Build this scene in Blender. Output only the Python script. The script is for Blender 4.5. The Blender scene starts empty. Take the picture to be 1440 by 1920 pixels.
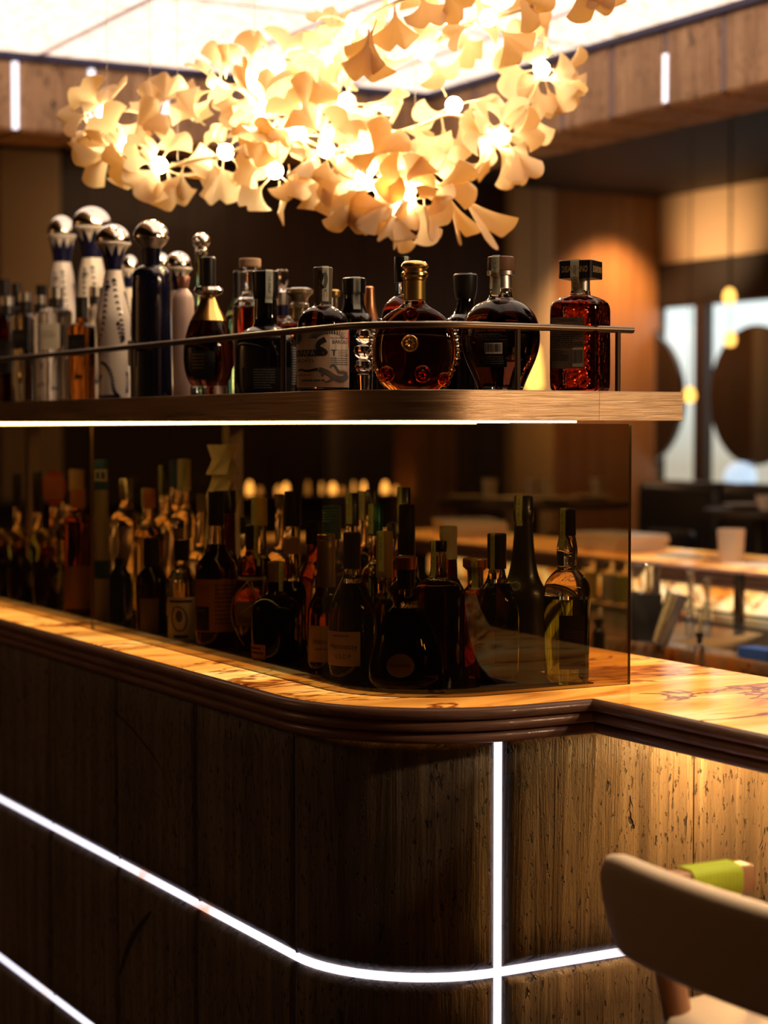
import bpy, bmesh, math, random
from mathutils import Vector, Matrix, Euler
R = math.radians
scene = bpy.context.scene
COL = scene.collection
rng = random.Random(7)

# ------------------------------------------------------------------ camera
# Room axes: X runs away to the picture's right along the front of the bar, Y runs away along its long side.
EYE = 1.566
FPX = 3600.0                     # focal length for a 1920 px high frame
YAW = R(29.36)                   # angle between the view and the Y axis
PITCH = math.atan(159 / FPX)
DX, DY = math.sin(YAW), math.cos(YAW)      # view direction on plan
RX, RY = math.cos(YAW), -math.sin(YAW)     # to the right on plan
cam_data = bpy.data.cameras.new('camera')
cam = bpy.data.objects.new('camera', cam_data)
COL.objects.link(cam)
cam.location = (0, 0, EYE)
cam.rotation_euler = (R(90) - PITCH, 0, -YAW)
cam_data.sensor_fit = 'VERTICAL'
cam_data.sensor_height = 36
cam_data.lens = 67.5
cam_data.clip_start = 0.05
cam_data.dof.use_dof = True
cam_data.dof.focus_distance = 3.40
cam_data.dof.aperture_fstop = 2.7
scene.camera = cam

# ------------------------------------------------------------------ world, exposure
world = bpy.data.worlds.new('world')
scene.world = world
world.use_nodes = True
world.node_tree.nodes['Background'].inputs[0].default_value = (0.85, 0.62, 0.5, 1)
world.node_tree.nodes['Background'].inputs[1].default_value = 0.008
scene.view_settings.view_transform = 'Standard'
scene.view_settings.look = 'None'
scene.view_settings.exposure = 0.0
scene.view_settings.gamma = 1.0
scene.view_settings.use_curve_mapping = False
cy = scene.cycles
cy.max_bounces = 14
cy.diffuse_bounces = 3
cy.glossy_bounces = 5
cy.transmission_bounces = 12
cy.transparent_max_bounces = 24
cy.sample_clamp_indirect = 4.0
cy.blur_glossy = 0.6
cy.use_denoising = True
cy.caustics_reflective = False
cy.caustics_refractive = True

LAMPS = dict(ceiling=1.8, bulb=150.0, led=1.3, shelf_led=15.0, onyx=1.02, bar_wash=75.0)

def light(kind, name, loc, energy, col, size=0.1, target=None, spot=60, blend=0.6):
    l = bpy.data.lights.new(name, kind)
    l.energy = energy
    l.color = col
    if kind == 'AREA':
        l.size = size
    else:
        l.shadow_soft_size = size
    if kind == 'SPOT':
        l.spot_size = R(spot); l.spot_blend = blend
    o = bpy.data.objects.new(name, l)
    COL.objects.link(o)
    o.location = loc
    if target is not None:
        o.rotation_euler = (Vector(target) - Vector(loc)).to_track_quat('-Z', 'Y').to_euler()
    return o

WARM = (1.0, 0.62, 0.30)
# downlights of the restaurant: over the stool, on the wood wall, over the window panel; fills are unseen additions
light('SPOT', 'shelf_edge_fill', (3.5, -0.6, 2.95), 95, (1.0, 0.66, 0.38), 0.15, (2.0, 2.75, 1.45), 44, 0.9)  # unseen spot added to put a highlight on the shelf edge
light('SPOT', 'shelf_edge_fill', (4.5, -0.9, 2.95), 150, (1.0, 0.66, 0.38), 0.15, (2.1, 2.75, 1.45), 40, 0.9)  # second unseen spot added for the same shelf highlight
light('AREA', 'front_wall_fill', (5.2, -2.55, 2.95), 22, (1.0, 0.64, 0.36), 1.6, (5.2, -2.95, 1.2))  # unseen area lamp added so the wall brightens the shelf's reflection
light('AREA', 'left_wall_fill', (-2.6, 6.5, 2.95), 40, (1.0, 0.60, 0.30), 1.6, (-3.0, 6.5, 1.2))  # unseen area lamp added to lift the dark long side of the bar
light('SPOT', 'downlight_wall', (7.55, 9.9, 3.05), 190, (1.0, 0.56, 0.24), 0.05, (7.50, 10.4, 1.7), 88, 1.0)
light('AREA', 'back_wall_fill', (4.6, 9.7, 3.06), 6, (1.0, 0.58, 0.28), 1.2, (4.6, 10.4, 0.8))  # unseen area lamp added as weak ambient on the back wall
light('SPOT', 'downlight_panel', (7.25, 9.75, 2.50), 45, WARM, 0.05, (7.95, 9.75, 2.78), 80, 0.9)
light('SPOT', 'downlight_stool', (2.05, 1.45, 2.95), 230, (1.0, 0.78, 0.55), 0.06, (1.66, 1.92, .95), 20, 0.6)
light('POINT', 'downlight_pilaster', (6.2, 9.4, 1.9), 5, WARM, 0.08)
light('SPOT', 'downlight_tables', (5.3, 7.4, 3.0), 60, WARM, 0.08, (5.2, 7.6, 1.2), 60, 0.8)
light('SPOT', 'downlight_station', (3.5, 4.3, 2.9), 120, (1.0, 0.75, 0.5), 0.08, (3.7, 4.6, 0.95), 60, 0.8)

# ------------------------------------------------------------------ picture measures -> room
def ray(px, py):
    u, v = (px - 720) / FPX, (960 - py) / FPX
    h = math.cos(PITCH) + v * math.sin(PITCH)
    return u / h, (v * math.cos(PITCH) - math.sin(PITCH)) / h
def at(px, D, z=0.0):
    """plan position seen in column px at distance D along the view"""
    u = (px - 720) / FPX
    return Vector((D * (DX + u * RX), D * (DY + u * RY), z))
def zof(py, D):
    return EYE + D * ray(720, py)[1]
def onx(px, X, z=0.0):
    u = (px - 720) / FPX
    return at(px, X / (DX + u * RX), z)
def dist(p):
    return p[0] * DX + p[1] * DY

# ------------------------------------------------------------------ mesh helpers
def link(name, me, parent=None, loc=None):
    o = bpy.data.objects.new(name, me)
    COL.objects.link(o)
    if parent is not None:
        o.parent = parent
    if loc is not None:
        o.location = loc
    return o
def mesh(name, V, F, mat, parent=None, smooth=True, angle=35, loc=None, midx=None):
    me = bpy.data.meshes.new(name)
    me.from_pydata([tuple(v) for v in V], [], F)
    mats = mat if isinstance(mat, (list, tuple)) else [mat]
    for m in mats:
        me.materials.append(m)
    if midx:
        me.polygons.foreach_set('material_index', midx)
    bm = bmesh.new(); bm.from_mesh(me)
    bmesh.ops.recalc_face_normals(bm, faces=bm.faces)
    bm.to_mesh(me); bm.free()
    if smooth:
        me.polygons.foreach_set('use_smooth', [True] * len(me.polygons))
        me.set_sharp_from_angle(angle=R(angle))
    me.update()
    return link(name, me, parent, loc)
def thing(name, label, cat, loc=(0, 0, 0), group=None, rz=0):
    o = bpy.data.objects.new(name, None)
    o.empty_display_size = 0.05
    COL.objects.link(o)
    o.location = loc
    o.rotation_euler = (0, 0, rz)
    tag(o, label, cat, group)
    return o
def tag(o, label, cat, group=None):
    o['label'] = label; o['category'] = cat
    if group: o['group'] = group
    return o
def structure(o):
    o['kind'] = 'structure'
    return o
class G:
    """collects geometry for one mesh"""
    def __init__(s): s.V = []; s.F = []
    def add(s, V, F):
        n = len(s.V); s.V += [tuple(v) for v in V]; s.F += [tuple(i + n for i in f) for f in F]
        return s
    def box(s, a, b):
        x0, y0, z0 = a; x1, y1, z1 = b
        V = [(x0,y0,z0),(x1,y0,z0),(x1,y1,z0),(x0,y1,z0),(x0,y0,z1),(x1,y0,z1),(x1,y1,z1),(x0,y1,z1)]
        return s.add(V, [(0,3,2,1),(4,5,6,7),(0,1,5,4),(1,2,6,5),(2,3,7,6),(3,0,4,7)])
    def bbox(s, a, b, r=0.005, seg=2):
        bm = bmesh.new()
        bmesh.ops.create_cube(bm, size=1)
        for v in bm.verts:
            v.co = Vector([a[i] + (v.co[i] + .5) * (b[i] - a[i]) for i in range(3)])
        bmesh.ops.bevel(bm, geom=bm.edges[:], offset=r, segments=seg, profile=.5, affect='EDGES')
        bm.verts.index_update()
        s.add([v.co[:] for v in bm.verts], [[v.index for v in f.verts] for f in bm.faces])
        bm.free()
        return s
    def tube(s, P, rad, n=8, caps=True):
        P = [Vector(p) for p in P]
        rads = rad if isinstance(rad, (list, tuple)) else [rad] * len(P)
        rings = []; up = None
        for i, p in enumerate(P):
            t = (P[min(i + 1, len(P) - 1)] - P[max(i - 1, 0)]).normalized()
            if up is None:
                up = Vector((0, 0, 1)) if abs(t.z) < .9 else Vector((1, 0, 0))
            a = t.cross(up).normalized(); b = a.cross(t).normalized(); up = b
            rings.append([p + (a * math.cos(2*math.pi*k/n) + b * math.sin(2*math.pi*k/n)) * rads[i] for k in range(n)])
        V = [v for r in rings for v in r]
        F = [(i*n+k, i*n+(k+1)%n, (i+1)*n+(k+1)%n, (i+1)*n+k) for i in range(len(P)-1) for k in range(n)]
        if caps:
            F += [tuple(range(n)), tuple(range((len(P)-1)*n, len(P)*n))]
        return s.add(V, F)
    def lathe(s, prof, n=28, sup=2.0, ratio=1.0, yaw=0.0, origin=(0, 0, 0), close=True):
        """prof: (radius, z) from the top down; angle 0 looks to the camera, +90 deg to the picture's right"""
        ox, oy, oz = origin
        V = []
        for r, z in prof:
            for k in range(n):
                x, y = shape(2 * math.pi * k / n, r, sup, ratio, yaw)
                V.append((ox + x, oy + y, oz + z))
        m = len(prof)
        F = [(i*n+k, i*n+(k+1)%n, (i+1)*n+(k+1)%n, (i+1)*n+k) for i in range(m-1) for k in range(n)]
        if close:
            F += [tuple(range(n)), tuple(range((m-1)*n, m*n))]
        return s.add(V, F)
    def disc(s, c, nrm, r, t, n=24):
        nrm = Vector(nrm).normalized(); c = Vector(c)
        return s.tube([c, c + nrm * t], r, n)
    def sphere(s, c, r, n=16, m=9, sz=1.0):
        prof = [(max(r * math.sin(math.pi * i / m), 1e-4), sz * r * math.cos(math.pi * i / m)) for i in range(m + 1)]
        return s.lathe(prof, n, origin=c)
    def make(s, name, mat, parent=None, **k):
        return mesh(name, s.V, s.F, mat, parent, **k)
def shape(phi, r, sup=2.0, ratio=1.0, yaw=0.0):
    """plan offset of a surface point at bearing phi (0 = facing the camera)"""
    a = phi - yaw
    s, c = math.sin(a), math.cos(a)
    rr = r if sup == 2.0 else r / (abs(s) ** sup + abs(c) ** sup) ** (1 / sup)
    sx, cx = rr * s, rr * c * ratio
    if yaw:
        sx, cx = sx * math.cos(yaw) + cx * math.sin(yaw), cx * math.cos(yaw) - sx * math.sin(yaw)
    return sx * RX - cx * DX, sx * RY - cx * DY
def chaikin(P, it=2):
    for _ in range(it):
        Q = [P[0]]
        for a, b in zip(P, P[1:]):
            Q += [(a[0]*.75+b[0]*.25, a[1]*.75+b[1]*.25), (a[0]*.25+b[0]*.75, a[1]*.25+b[1]*.75)]
        P = Q + [P[-1]]
    return P
def smooth_path(P, it=3):
    P = [Vector(p) for p in P]
    for _ in range(it):
        Q = [P[0]]
        for a, b in zip(P, P[1:]):
            Q += [a.lerp(b, .25), a.lerp(b, .75)]
        P = Q + [P[-1]]
    return P
def sweep(path, prof, closed_prof=True):
    """path: plan points; prof: (outward, z). Mitred sweep, outward = left-hand side seen along the path reversed."""
    n = len(path); V = []
    for i, p in enumerate(path):
        t1 = (Vector(path[i]) - Vector(path[i-1])).normalized() if i else None
        t2 = (Vector(path[i+1]) - Vector(path[i])).normalized() if i < n - 1 else None
        n1 = Vector((t1.y, -t1.x)) if t1 else None
        n2 = Vector((t2.y, -t2.x)) if t2 else None
        if n1 is None: m = n2
        elif n2 is None: m = n1
        else: m = (n1 + n2) / (1 + n1.dot(n2))
        for o, z in prof:
            V.append((p[0] + m.x * o, p[1] + m.y * o, z))
    k = len(prof)
    F = [(i*k+j, i*k+(j+1) % k, (i+1)*k+(j+1) % k, (i+1)*k+j) for i in range(n-1) for j in range(k if closed_prof else k-1)]
    if closed_prof:
        F += [tuple(range(k)), tuple(range((n-1)*k, n*k))]
    return V, F
def arc(cx, cy, r, a0, a1, n=16):
    return [(cx + r*math.cos(R(a0+(a1-a0)*i/n)), cy + r*math.sin(R(a0+(a1-a0)*i/n))) for i in range(n+1)]
def prism(poly, z0, z1):
    n = len(poly)
    V = [(x, y, z0) for x, y in poly] + [(x, y, z1) for x, y in poly]
    F = [tuple(range(n)), tuple(range(n, 2*n))] + [(i, (i+1) % n, n+(i+1) % n, n+i) for i in range(n)]
    return V, F
_txt = {}
def text_geo(s):
    """letters as flat geometry, height about 1, centred on (0,0)"""
    if s not in _txt:
        cu = bpy.data.curves.new('letters', 'FONT')
        cu.body = s; cu.size = 1; cu.resolution_u = 2
        o = bpy.data.objects.new('letters', cu)
        COL.objects.link(o)
        dg = bpy.context.evaluated_depsgraph_get()
        me = bpy.data.meshes.new_from_object(o.evaluated_get(dg))
        V = [v.co.copy() for v in me.vertices]; F = [tuple(p.vertices) for p in me.polygons]
        bpy.data.objects.remove(o); bpy.data.curves.remove(cu); bpy.data.meshes.remove(me)
        x0 = min(v.x for v in V); x1 = max(v.x for v in V); y0 = min(v.y for v in V); y1 = max(v.y for v in V)
        _txt[s] = ([((v.x-(x0+x1)/2), (v.y-(y0+y1)/2)) for v in V], F, x1-x0, y1-y0)
    return _txt[s]

# ------------------------------------------------------------------ materials
MATS = {}
def mat(name):
    m = bpy.data.materials.new(name); m.use_nodes = True
    MATS[name] = m
    return m, m.node_tree.nodes, m.node_tree.links
def M(name, col, rough=.5, metal=0., trans=0., ior=1.45, coat=0., emit=0., sub=0., aniso=0.):
    m, N, L = mat(name)
    b = N['Principled BSDF']
    b.inputs['Base Color'].default_value = (*col, 1)
    b.inputs['Roughness'].default_value = rough
    b.inputs['Metallic'].default_value = metal
    b.inputs['Transmission Weight'].default_value = trans
    b.inputs['IOR'].default_value = ior
    b.inputs['Coat Weight'].default_value = coat
    b.inputs['Anisotropic'].default_value = aniso
    if emit:
        b.inputs['Emission Color'].default_value = (*col, 1)
        b.inputs['Emission Strength'].default_value = emit
    return m
def nz(N, L, scale, detail=4, rough=.55, vec=None, dist=0.0, stretch=None, rot=None):
    """noise in object coordinates"""
    t = N.new('ShaderNodeTexNoise')
    t.inputs['Scale'].default_value = scale; t.inputs['Detail'].default_value = detail
    t.inputs['Roughness'].default_value = rough; t.inputs['Distortion'].default_value = dist
    tc = N.new('ShaderNodeTexCoord'); mp = N.new('ShaderNodeMapping')
    if stretch: mp.inputs['Scale'].default_value = stretch
    if rot: mp.inputs['Rotation'].default_value = rot
    L.new(tc.outputs['Object'], mp.inputs[0]); L.new(mp.outputs[0], t.inputs['Vector'])
    return t
def ramp(N, L, src, stops):
    r = N.new('ShaderNodeValToRGB')
    e = r.color_ramp.elements
    while len(e) < len(stops): e.new(.5)
    for i, (p, c) in enumerate(stops):
        e[i].position = p; e[i].color = (*c, 1) if len(c) == 3 else c
    L.new(src, r.inputs[0])
    return r
def g1(v): return (v, v, v)
def bump(N, L, src, strength, dist, b, prev=None):
    n = N.new('ShaderNodeBump')
    n.inputs['Strength'].default_value = strength; n.inputs['Distance'].default_value = dist
    L.new(src, n.inputs['Height'])
    if prev: L.new(prev.outputs[0], n.inputs['Normal'])
    L.new(n.outputs[0], b.inputs['Normal'])
    return n
def travertine(name, lo, mid, hi, rough=.55, fine=1.0):
    m, N, L = mat(name)
    b = N['Principled BSDF']
    lay = nz(N, L, 1, 5, .6, dist=.6, stretch=(34*fine, 34*fine, 1.6*fine))
    r1 = ramp(N, L, lay.outputs[0], [(.28, lo), (.5, mid), (.72, hi)])
    big = nz(N, L, 2.5, 3, .5)
    mix = N.new('ShaderNodeMixRGB'); mix.blend_type = 'MULTIPLY'; mix.inputs[0].default_value = .5
    r2 = ramp(N, L, big.outputs[0], [(.3, (.55, .5, .45)), (.7, (1.15, 1.1, 1.05))])
    L.new(r1.outputs[0], mix.inputs[1]); L.new(r2.outputs[0], mix.inputs[2])
    pit = nz(N, L, 1, 4, .65, dist=.3, stretch=(120*fine, 120*fine, 46*fine))
    rp = ramp(N, L, pit.outputs[0], [(.345, g1(0)), (.40, g1(1))])
    pit2 = nz(N, L, 1, 3, .6, dist=.5, stretch=(44*fine, 44*fine, 11*fine))
    rp2 = ramp(N, L, pit2.outputs[0], [(.30, g1(0)), (.335, g1(1))])
    mul = N.new('ShaderNodeMath'); mul.operation = 'MULTIPLY'
    L.new(rp.outputs[0], mul.inputs[0]); L.new(rp2.outputs[0], mul.inputs[1])
    grain = nz(N, L, 1, 4, .65, stretch=(150*fine, 150*fine, 85*fine))
    add = N.new('ShaderNodeMath'); add.operation = 'MULTIPLY_ADD'; add.inputs[1].default_value = .24
    L.new(grain.outputs[0], add.inputs[0]); L.new(mul.outputs[0], add.inputs[2])
    add2 = N.new('ShaderNodeMath'); add2.operation = 'MULTIPLY_ADD'; add2.inputs[1].default_value = 1.3
    L.new(lay.outputs[0], add2.inputs[0]); L.new(add.outputs[0], add2.inputs[2])
    hole = N.new('ShaderNodeMixRGB'); hole.inputs[1].default_value = (lo[0]*.35, lo[1]*.32, lo[2]*.3, 1)
    L.new(mul.outputs[0], hole.inputs[0]); L.new(mix.outputs[0], hole.inputs[2])
    L.new(hole.outputs[0], b.inputs['Base Color'])
    b.inputs['Roughness'].default_value = rough
    bump(N, L, add2.outputs[0], 1.0, .006/fine, b)
    return m
def wood(name, lo, hi, stretch, rough=.4, coat=.1):
    m, N, L = mat(name)
    b = N['Principled BSDF']
    n = nz(N, L, 1, 6, .65, dist=1.2, stretch=stretch)
    r = ramp(N, L, n.outputs[0], [(.3, lo), (.7, hi)])
    L.new(r.outputs[0], b.inputs['Base Color'])
    b.inputs['Roughness'].default_value = rough; b.inputs['Coat Weight'].default_value = coat
    bump(N, L, n.outputs[0], .25, .002, b)
    return m
def onyx_mat(name, strength, rot=(0, 0, .3), hi=((1.0, .42, .08), (1.0, .66, .24))):
    m, N, L = mat(name)
    b = N['Principled BSDF']
    n = nz(N, L, 1, 4.0, .56, dist=.8, stretch=(1.9, 5.6, 5.0), rot=rot)
    r = ramp(N, L, n.outputs[0], [(.28, (.10, .02, .004)), (.36, (.45, .11, .012)), (.43, (.85, .30, .04)), (.53, hi[0]), (.66, hi[1])])
    big = nz(N, L, 1.6, 2, .5)
    rb = ramp(N, L, big.outputs[0], [(.34, (.28, .20, .15)), (.50, (1, 1, 1))])
    vein = nz(N, L, 1, 5, .62, dist=.5, stretch=(1.3, 3.4, 3.0), rot=rot)
    rv = ramp(N, L, vein.outputs[0], [(.484, g1(1)), (.497, (.28, .13, .07)), (.503, (.28, .13, .07)), (.516, g1(1))])
    m1 = N.new('ShaderNodeMixRGB'); m1.blend_type = 'MULTIPLY'; m1.inputs[0].default_value = 1
    m2 = N.new('ShaderNodeMixRGB'); m2.blend_type = 'MULTIPLY'; m2.inputs[0].default_value = 1
    L.new(r.outputs[0], m1.inputs[1]); L.new(rb.outputs[0], m1.inputs[2])
    L.new(m1.outputs[0], m2.inputs[1]); L.new(rv.outputs[0], m2.inputs[2])
    L.new(m2.outputs[0], b.inputs['Base Color']); L.new(m2.outputs[0], b.inputs['Emission Color'])
    b.inputs['Emission Strength'].default_value = strength
    b.inputs['Roughness'].default_value = .12
    return m
def led_mat(name, strength, col=(.86, .82, 1.0)):
    m, N, L = mat(name)
    b = N['Principled BSDF']
    n = nz(N, L, 5.5, 3, .6)
    r = ramp(N, L, n.outputs[0], [(.30, (1.0, .45, .32)), (.37, (.95, .80, .85)), (.46, col)])
    L.new(r.outputs[0], b.inputs['Emission Color'])
    b.inputs['Base Color'].default_value = (.7, .65, .7, 1)
    b.inputs['Emission Strength'].default_value = strength
    return m
STONE = travertine('travertine', (.062, .044, .029), (.132, .094, .060), (.228, .168, .113))
STONE_FAR = travertine('travertine_light', (.22, .12, .06), (.36, .21, .115), (.50, .32, .19), fine=.7)
NOSE = wood('walnut', (.15, .066, .044), (.34, .17, .115), (6, 6, 70), .42, .2)
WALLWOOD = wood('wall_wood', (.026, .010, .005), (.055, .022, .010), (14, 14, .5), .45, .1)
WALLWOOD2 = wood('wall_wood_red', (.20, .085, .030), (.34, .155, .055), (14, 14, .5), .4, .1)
CHAIRWOOD = wood('chair_wood', (.26, .11, .045), (.42, .20, .085), (18, 18, 3), .45, .1)
ONYX = onyx_mat('onyx', LAMPS['onyx'] * 1.25, hi=((1.0, .38, .055), (1.0, .60, .16)))
ONYX2 = onyx_mat('onyx_pale', LAMPS['onyx'] * 1.05, (0, 0, 1.2))
LED = led_mat('led_white', LAMPS['led'])
JOINT = M('joint', (.16, .13, .16), .6)
BEIGE = M('beige_plaster', (.58, .41, .25), .8)
DARK = M('dark_paint', (.016, .009, .006), .7)
FLOORM = M('floor_stone', (.03, .02, .015), .4)
BLUEGAP = M('shadow_gap', (.035, .03, .09), .6)
BRONZE = None
def bronze():
    m, N, L = mat('brushed_bronze')
    b = N['Principled BSDF']
    n = nz(N, L, 1, 3, .7, stretch=(3, 3, 260))
    r = ramp(N, L, n.outputs[0], [(.3, (.52, .36, .22)), (.7, (.66, .46, .29))])
    L.new(r.outputs[0], b.inputs['Base Color'])
    rr = ramp(N, L, n.outputs[0], [(.3, g1(.26)), (.7, g1(.42))])
    L.new(rr.outputs[0], b.inputs['Roughness'])
    b.inputs['Metallic'].default_value = 1
    n2 = nz(N, L, 1, 2, .6, stretch=(4, 4, 1400))
    bump(N, L, n2.outputs[0], .55, .0006, b)
    return m
BRONZE = bronze()
RAIL = M('rail_bronze', (.22, .165, .12), .38, 1)
SHELFTOP = M('shelf_top', (.09, .055, .03), .35, .6)
SHELFLED = M('shelf_led', (1.0, .66, .20), emit=LAMPS['shelf_led'])
def smoked():
    m, N, L = mat('smoked_glass')
    N.remove(N['Principled BSDF'])
    t = N.new('ShaderNodeBsdfTransparent'); t.inputs[0].default_value = (.60, .52, .37, 1)
    g = N.new('ShaderNodeBsdfGlossy'); g.inputs['Roughness'].default_value = .0; g.inputs[0].default_value = (.8, .8, .8, 1)
    f = N.new('ShaderNodeFresnel'); f.inputs[0].default_value = 1.45
    mx = N.new('ShaderNodeMixShader')
    ge = N.new('ShaderNodeNewGeometry'); k = N.new('ShaderNodeMath'); k.operation = 'MULTIPLY_ADD'
    k.inputs[1].default_value = -1; k.inputs[2].default_value = 1; L.new(ge.outputs['Backfacing'], k.inputs[0])
    k2 = N.new('ShaderNodeMath'); k2.operation = 'MULTIPLY'
    L.new(k.outputs[0], k2.inputs[0]); L.new(f.outputs[0], k2.inputs[1])
    L.new(k2.outputs[0], mx.inputs[0]); L.new(t.outputs[0], mx.inputs[1]); L.new(g.outputs[0], mx.inputs[2])
    L.new(mx.outputs[0], N['Material Output'].inputs[0])
    return m
SMOKED = smoked()
GLASSEDGE = M('glass_edge', (.16, .10, .04), .2, coat=.5)
# ================================================================== the room
CEIL, OUTER = 3.0, 3.10
structure(G().box((-4, -3, -.05), (9.5, 12.5, 0)).make('floor', FLOORM, smooth=False))
structure(G().box((-3.06, -3.0, 0), (9.5, -2.95, OUTER)).make('wall_front', BEIGE, smooth=False))
structure(G().box((-3.06, -2.95, 0), (-3.0, 12.5, OUTER)).make('wall_left', BEIGE, smooth=False))
structure(G().box((-4, -3, OUTER), (9.5, 12.5, OUTER + .05)).make('trim_1', DARK, smooth=False))
# backlit stone ceiling inside the hanging frame
def ceiling_mat():
    m, N, L = mat('backlit_ceiling')
    b = N['Principled BSDF']
    b.inputs['Base Color'].default_value = (.5, .45, .42, 1)
    n = nz(N, L, 1, 4, .65, dist=.8, stretch=(22, 30, 1))
    r = ramp(N, L, n.outputs[0], [(.30, (.50, .26, .13)), (.40, (.72, .52, .38)), (.56, (1.0, .80, .64))])
    tc = N.new('ShaderNodeTexCoord'); sp = N.new('ShaderNodeSeparateXYZ'); L.new(tc.outputs['Object'], sp.inputs[0])
    prev = r.outputs[0]
    for ax, size, off in ((0, .67, 2.51), (1, 1.17, 5.99)):
        a = N.new('ShaderNodeMath'); a.operation = 'SUBTRACT'; a.inputs[1].default_value = off - 40 * size - size / 2
        L.new(sp.outputs[ax], a.inputs[0])
        w = N.new('ShaderNodeMath'); w.operation = 'MODULO'; w.inputs[1].default_value = size
        L.new(a.outputs[0], w.inputs[0])
        d = N.new('ShaderNodeMath'); d.operation = 'SUBTRACT'; d.inputs[1].default_value = size / 2
        L.new(w.outputs[0], d.inputs[0])
        e = N.new('ShaderNodeMath'); e.operation = 'ABSOLUTE'; L.new(d.outputs[0], e.inputs[0])
        rr = ramp(N, L, e.outputs[0], [(.012, (.22, .19, .24)), (.020, (1, 1, 1))])
        mx = N.new('ShaderNodeMixRGB'); mx.blend_type = 'MULTIPLY'; mx.inputs[0].default_value = 1
        L.new(prev, mx.inputs[1]); L.new(rr.outputs[0], mx.inputs[2]); prev = mx.outputs[0]
    L.new(prev, b.inputs['Emission Color'])
    b.inputs['Emission Strength'].default_value = LAMPS['ceiling']
    return m
RX0, RX1, RY0, RY1 = 1.45, 4.24, 2.3, 7.16
structure(G().box((RX0 - .05, RY0 - .05, CEIL), (RX1 + .05, RY1 + .05, CEIL + .02)).make('ceiling', ceiling_mat(), smooth=False))
# travertine clad frame round the ceiling, in slabs with glowing slots between
SLOT = M('slot_glow', (.90, .88, 1.0), emit=1.5)
SLOTDIM = M('slot_dim', (.20, .15, .18), .6)
BZ0 = 2.70
def frame_side(name, axis, inner, outer, a, b, seams, lit, partial=()):
    """slabs between the seams, a core behind them, a strip in every seam"""
    core = G()
    def bx(g, lo, hi, p, q, z0, z1, rr=None):
        A = (lo, p, z0) if axis == 'x' else (p, lo, z0); B = (hi, q, z1) if axis == 'x' else (q, hi, z1)
        g.bbox(A, B, rr, 1) if rr else g.box(A, B)
    bx(core, inner + .02, outer, a, b, BZ0 + .03, OUTER)
    root = structure(core.make(name, DARK, smooth=False))
    cuts = [a] + sorted(seams) + [b]
    for p, q in zip(cuts, cuts[1:]):
        g = G(); bx(g, inner, outer + .01, p + .012, q - .012, BZ0, CEIL - .028, .012)
        g.make('stone_slab', STONE_FAR, root)
    for s in seams:
        g = G(); bx(g, inner + .006, inner + .03, s - .011, s + .011, BZ0 + .012, CEIL - .035)
        g.make('light_slot', SLOT if any(abs(s - v) < .02 for v in lit) else SLOTDIM, root, smooth=False)
    for s in partial:
        g = G(); bx(g, inner + .004, inner + .02, s - .012, s + .012, BZ0 + .02, BZ0 + .19)
        g.make('light_slot', SLOT, root, smooth=False)
    g = G(); bx(g, inner - .012, inner + .03, a, b, CEIL - .026, CEIL - .001)
    g.make('shadow_gap', BLUEGAP, root, smooth=False)
ys = [round(3.03 + .31 * k, 3) for k in range(-4, 4)]
frame_side('trim_2', 'y', RY1, RY1 + .34, RX0 - .3, RX1 + .36, ys, [2.41, 2.72, 3.03])
xs = [round(5.51 + .32 * k, 3) for k in range(-9, 5)]
frame_side('trim_3', 'x', RX1, RX1 + .34, RY0 - .3, RY1, xs, [], [5.51])
structure(G().box((RX0 - .36, RY0, BZ0), (RX0, RY1, OUTER)).make('trim_4', STONE_FAR, smooth=False))
structure(G().box((RX0 - .36, RY0 - .34, BZ0), (RX1, RY0, OUTER)).make('trim_5', STONE_FAR, smooth=False))
# back wall: dark boards, two pale pilasters, one redder bay that catches a downlight
BY = 10.4
w = G()
x = -3.0
while x < 7.04:
    w.box((x, BY, 0), (min(x + .296, 7.05), BY + .1, OUTER)); x += .30
structure(w.make('wall_back', WALLWOOD, smooth=False))
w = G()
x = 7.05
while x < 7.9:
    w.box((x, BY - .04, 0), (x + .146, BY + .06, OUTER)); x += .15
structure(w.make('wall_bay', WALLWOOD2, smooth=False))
structure(G().bbox((3.36, BY - .12, 0), (3.72, BY, OUTER), .02).make('trim_6', BEIGE))
structure(G().bbox((6.73, BY - .12, 0), (7.05, BY, OUTER), .02).make('trim_7', BEIGE))
structure(G().box((5.38, 9.2, 0), (5.64, 9.45, 1.58)).make('trim_8', travertine('travertine_warm', (.28, .12, .04), (.45, .21, .08), (.6, .3, .12)), smooth=False))
# side wall with the windows
WX = 7.95
structure(G().box((WX, 4, 2.656), (WX + .1, 10.40, OUTER)).make('wall_upper', BEIGE, smooth=False))
structure(G().box((WX, 4, 0), (WX + .12, 11, 1.14)).make('wall_lower', DARK, smooth=False))
structure(G().box((WX - .02, 4, 2.38), (WX + .1, 10.38, 2.654)).make('trim_9', DARK, smooth=False))
def daylight():
    m, N, L = mat('daylight_outside')
    b = N['Principled BSDF']
    tc = N.new('ShaderNodeTexCoord'); sp = N.new('ShaderNodeSeparateXYZ'); L.new(tc.outputs['Object'], sp.inputs[0])
    r = ramp(N, L, sp.outputs[2], [(0, (.42, .38, .28)), (1, (.86, .97, .94))])
    mr = N.new('ShaderNodeMapRange'); mr.inputs[1].default_value = 1.3; mr.inputs[2].default_value = 2.2
    L.new(sp.outputs[2], mr.inputs[0]); L.new(mr.outputs[0], r.inputs[0])
    L.new(r.outputs[0], b.inputs['Emission Color']); b.inputs['Emission Strength'].default_value = 1.2
    b.inputs['Base Color'].default_value = (.1, .1, .1, 1)
    return m
DAY = daylight()
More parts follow.
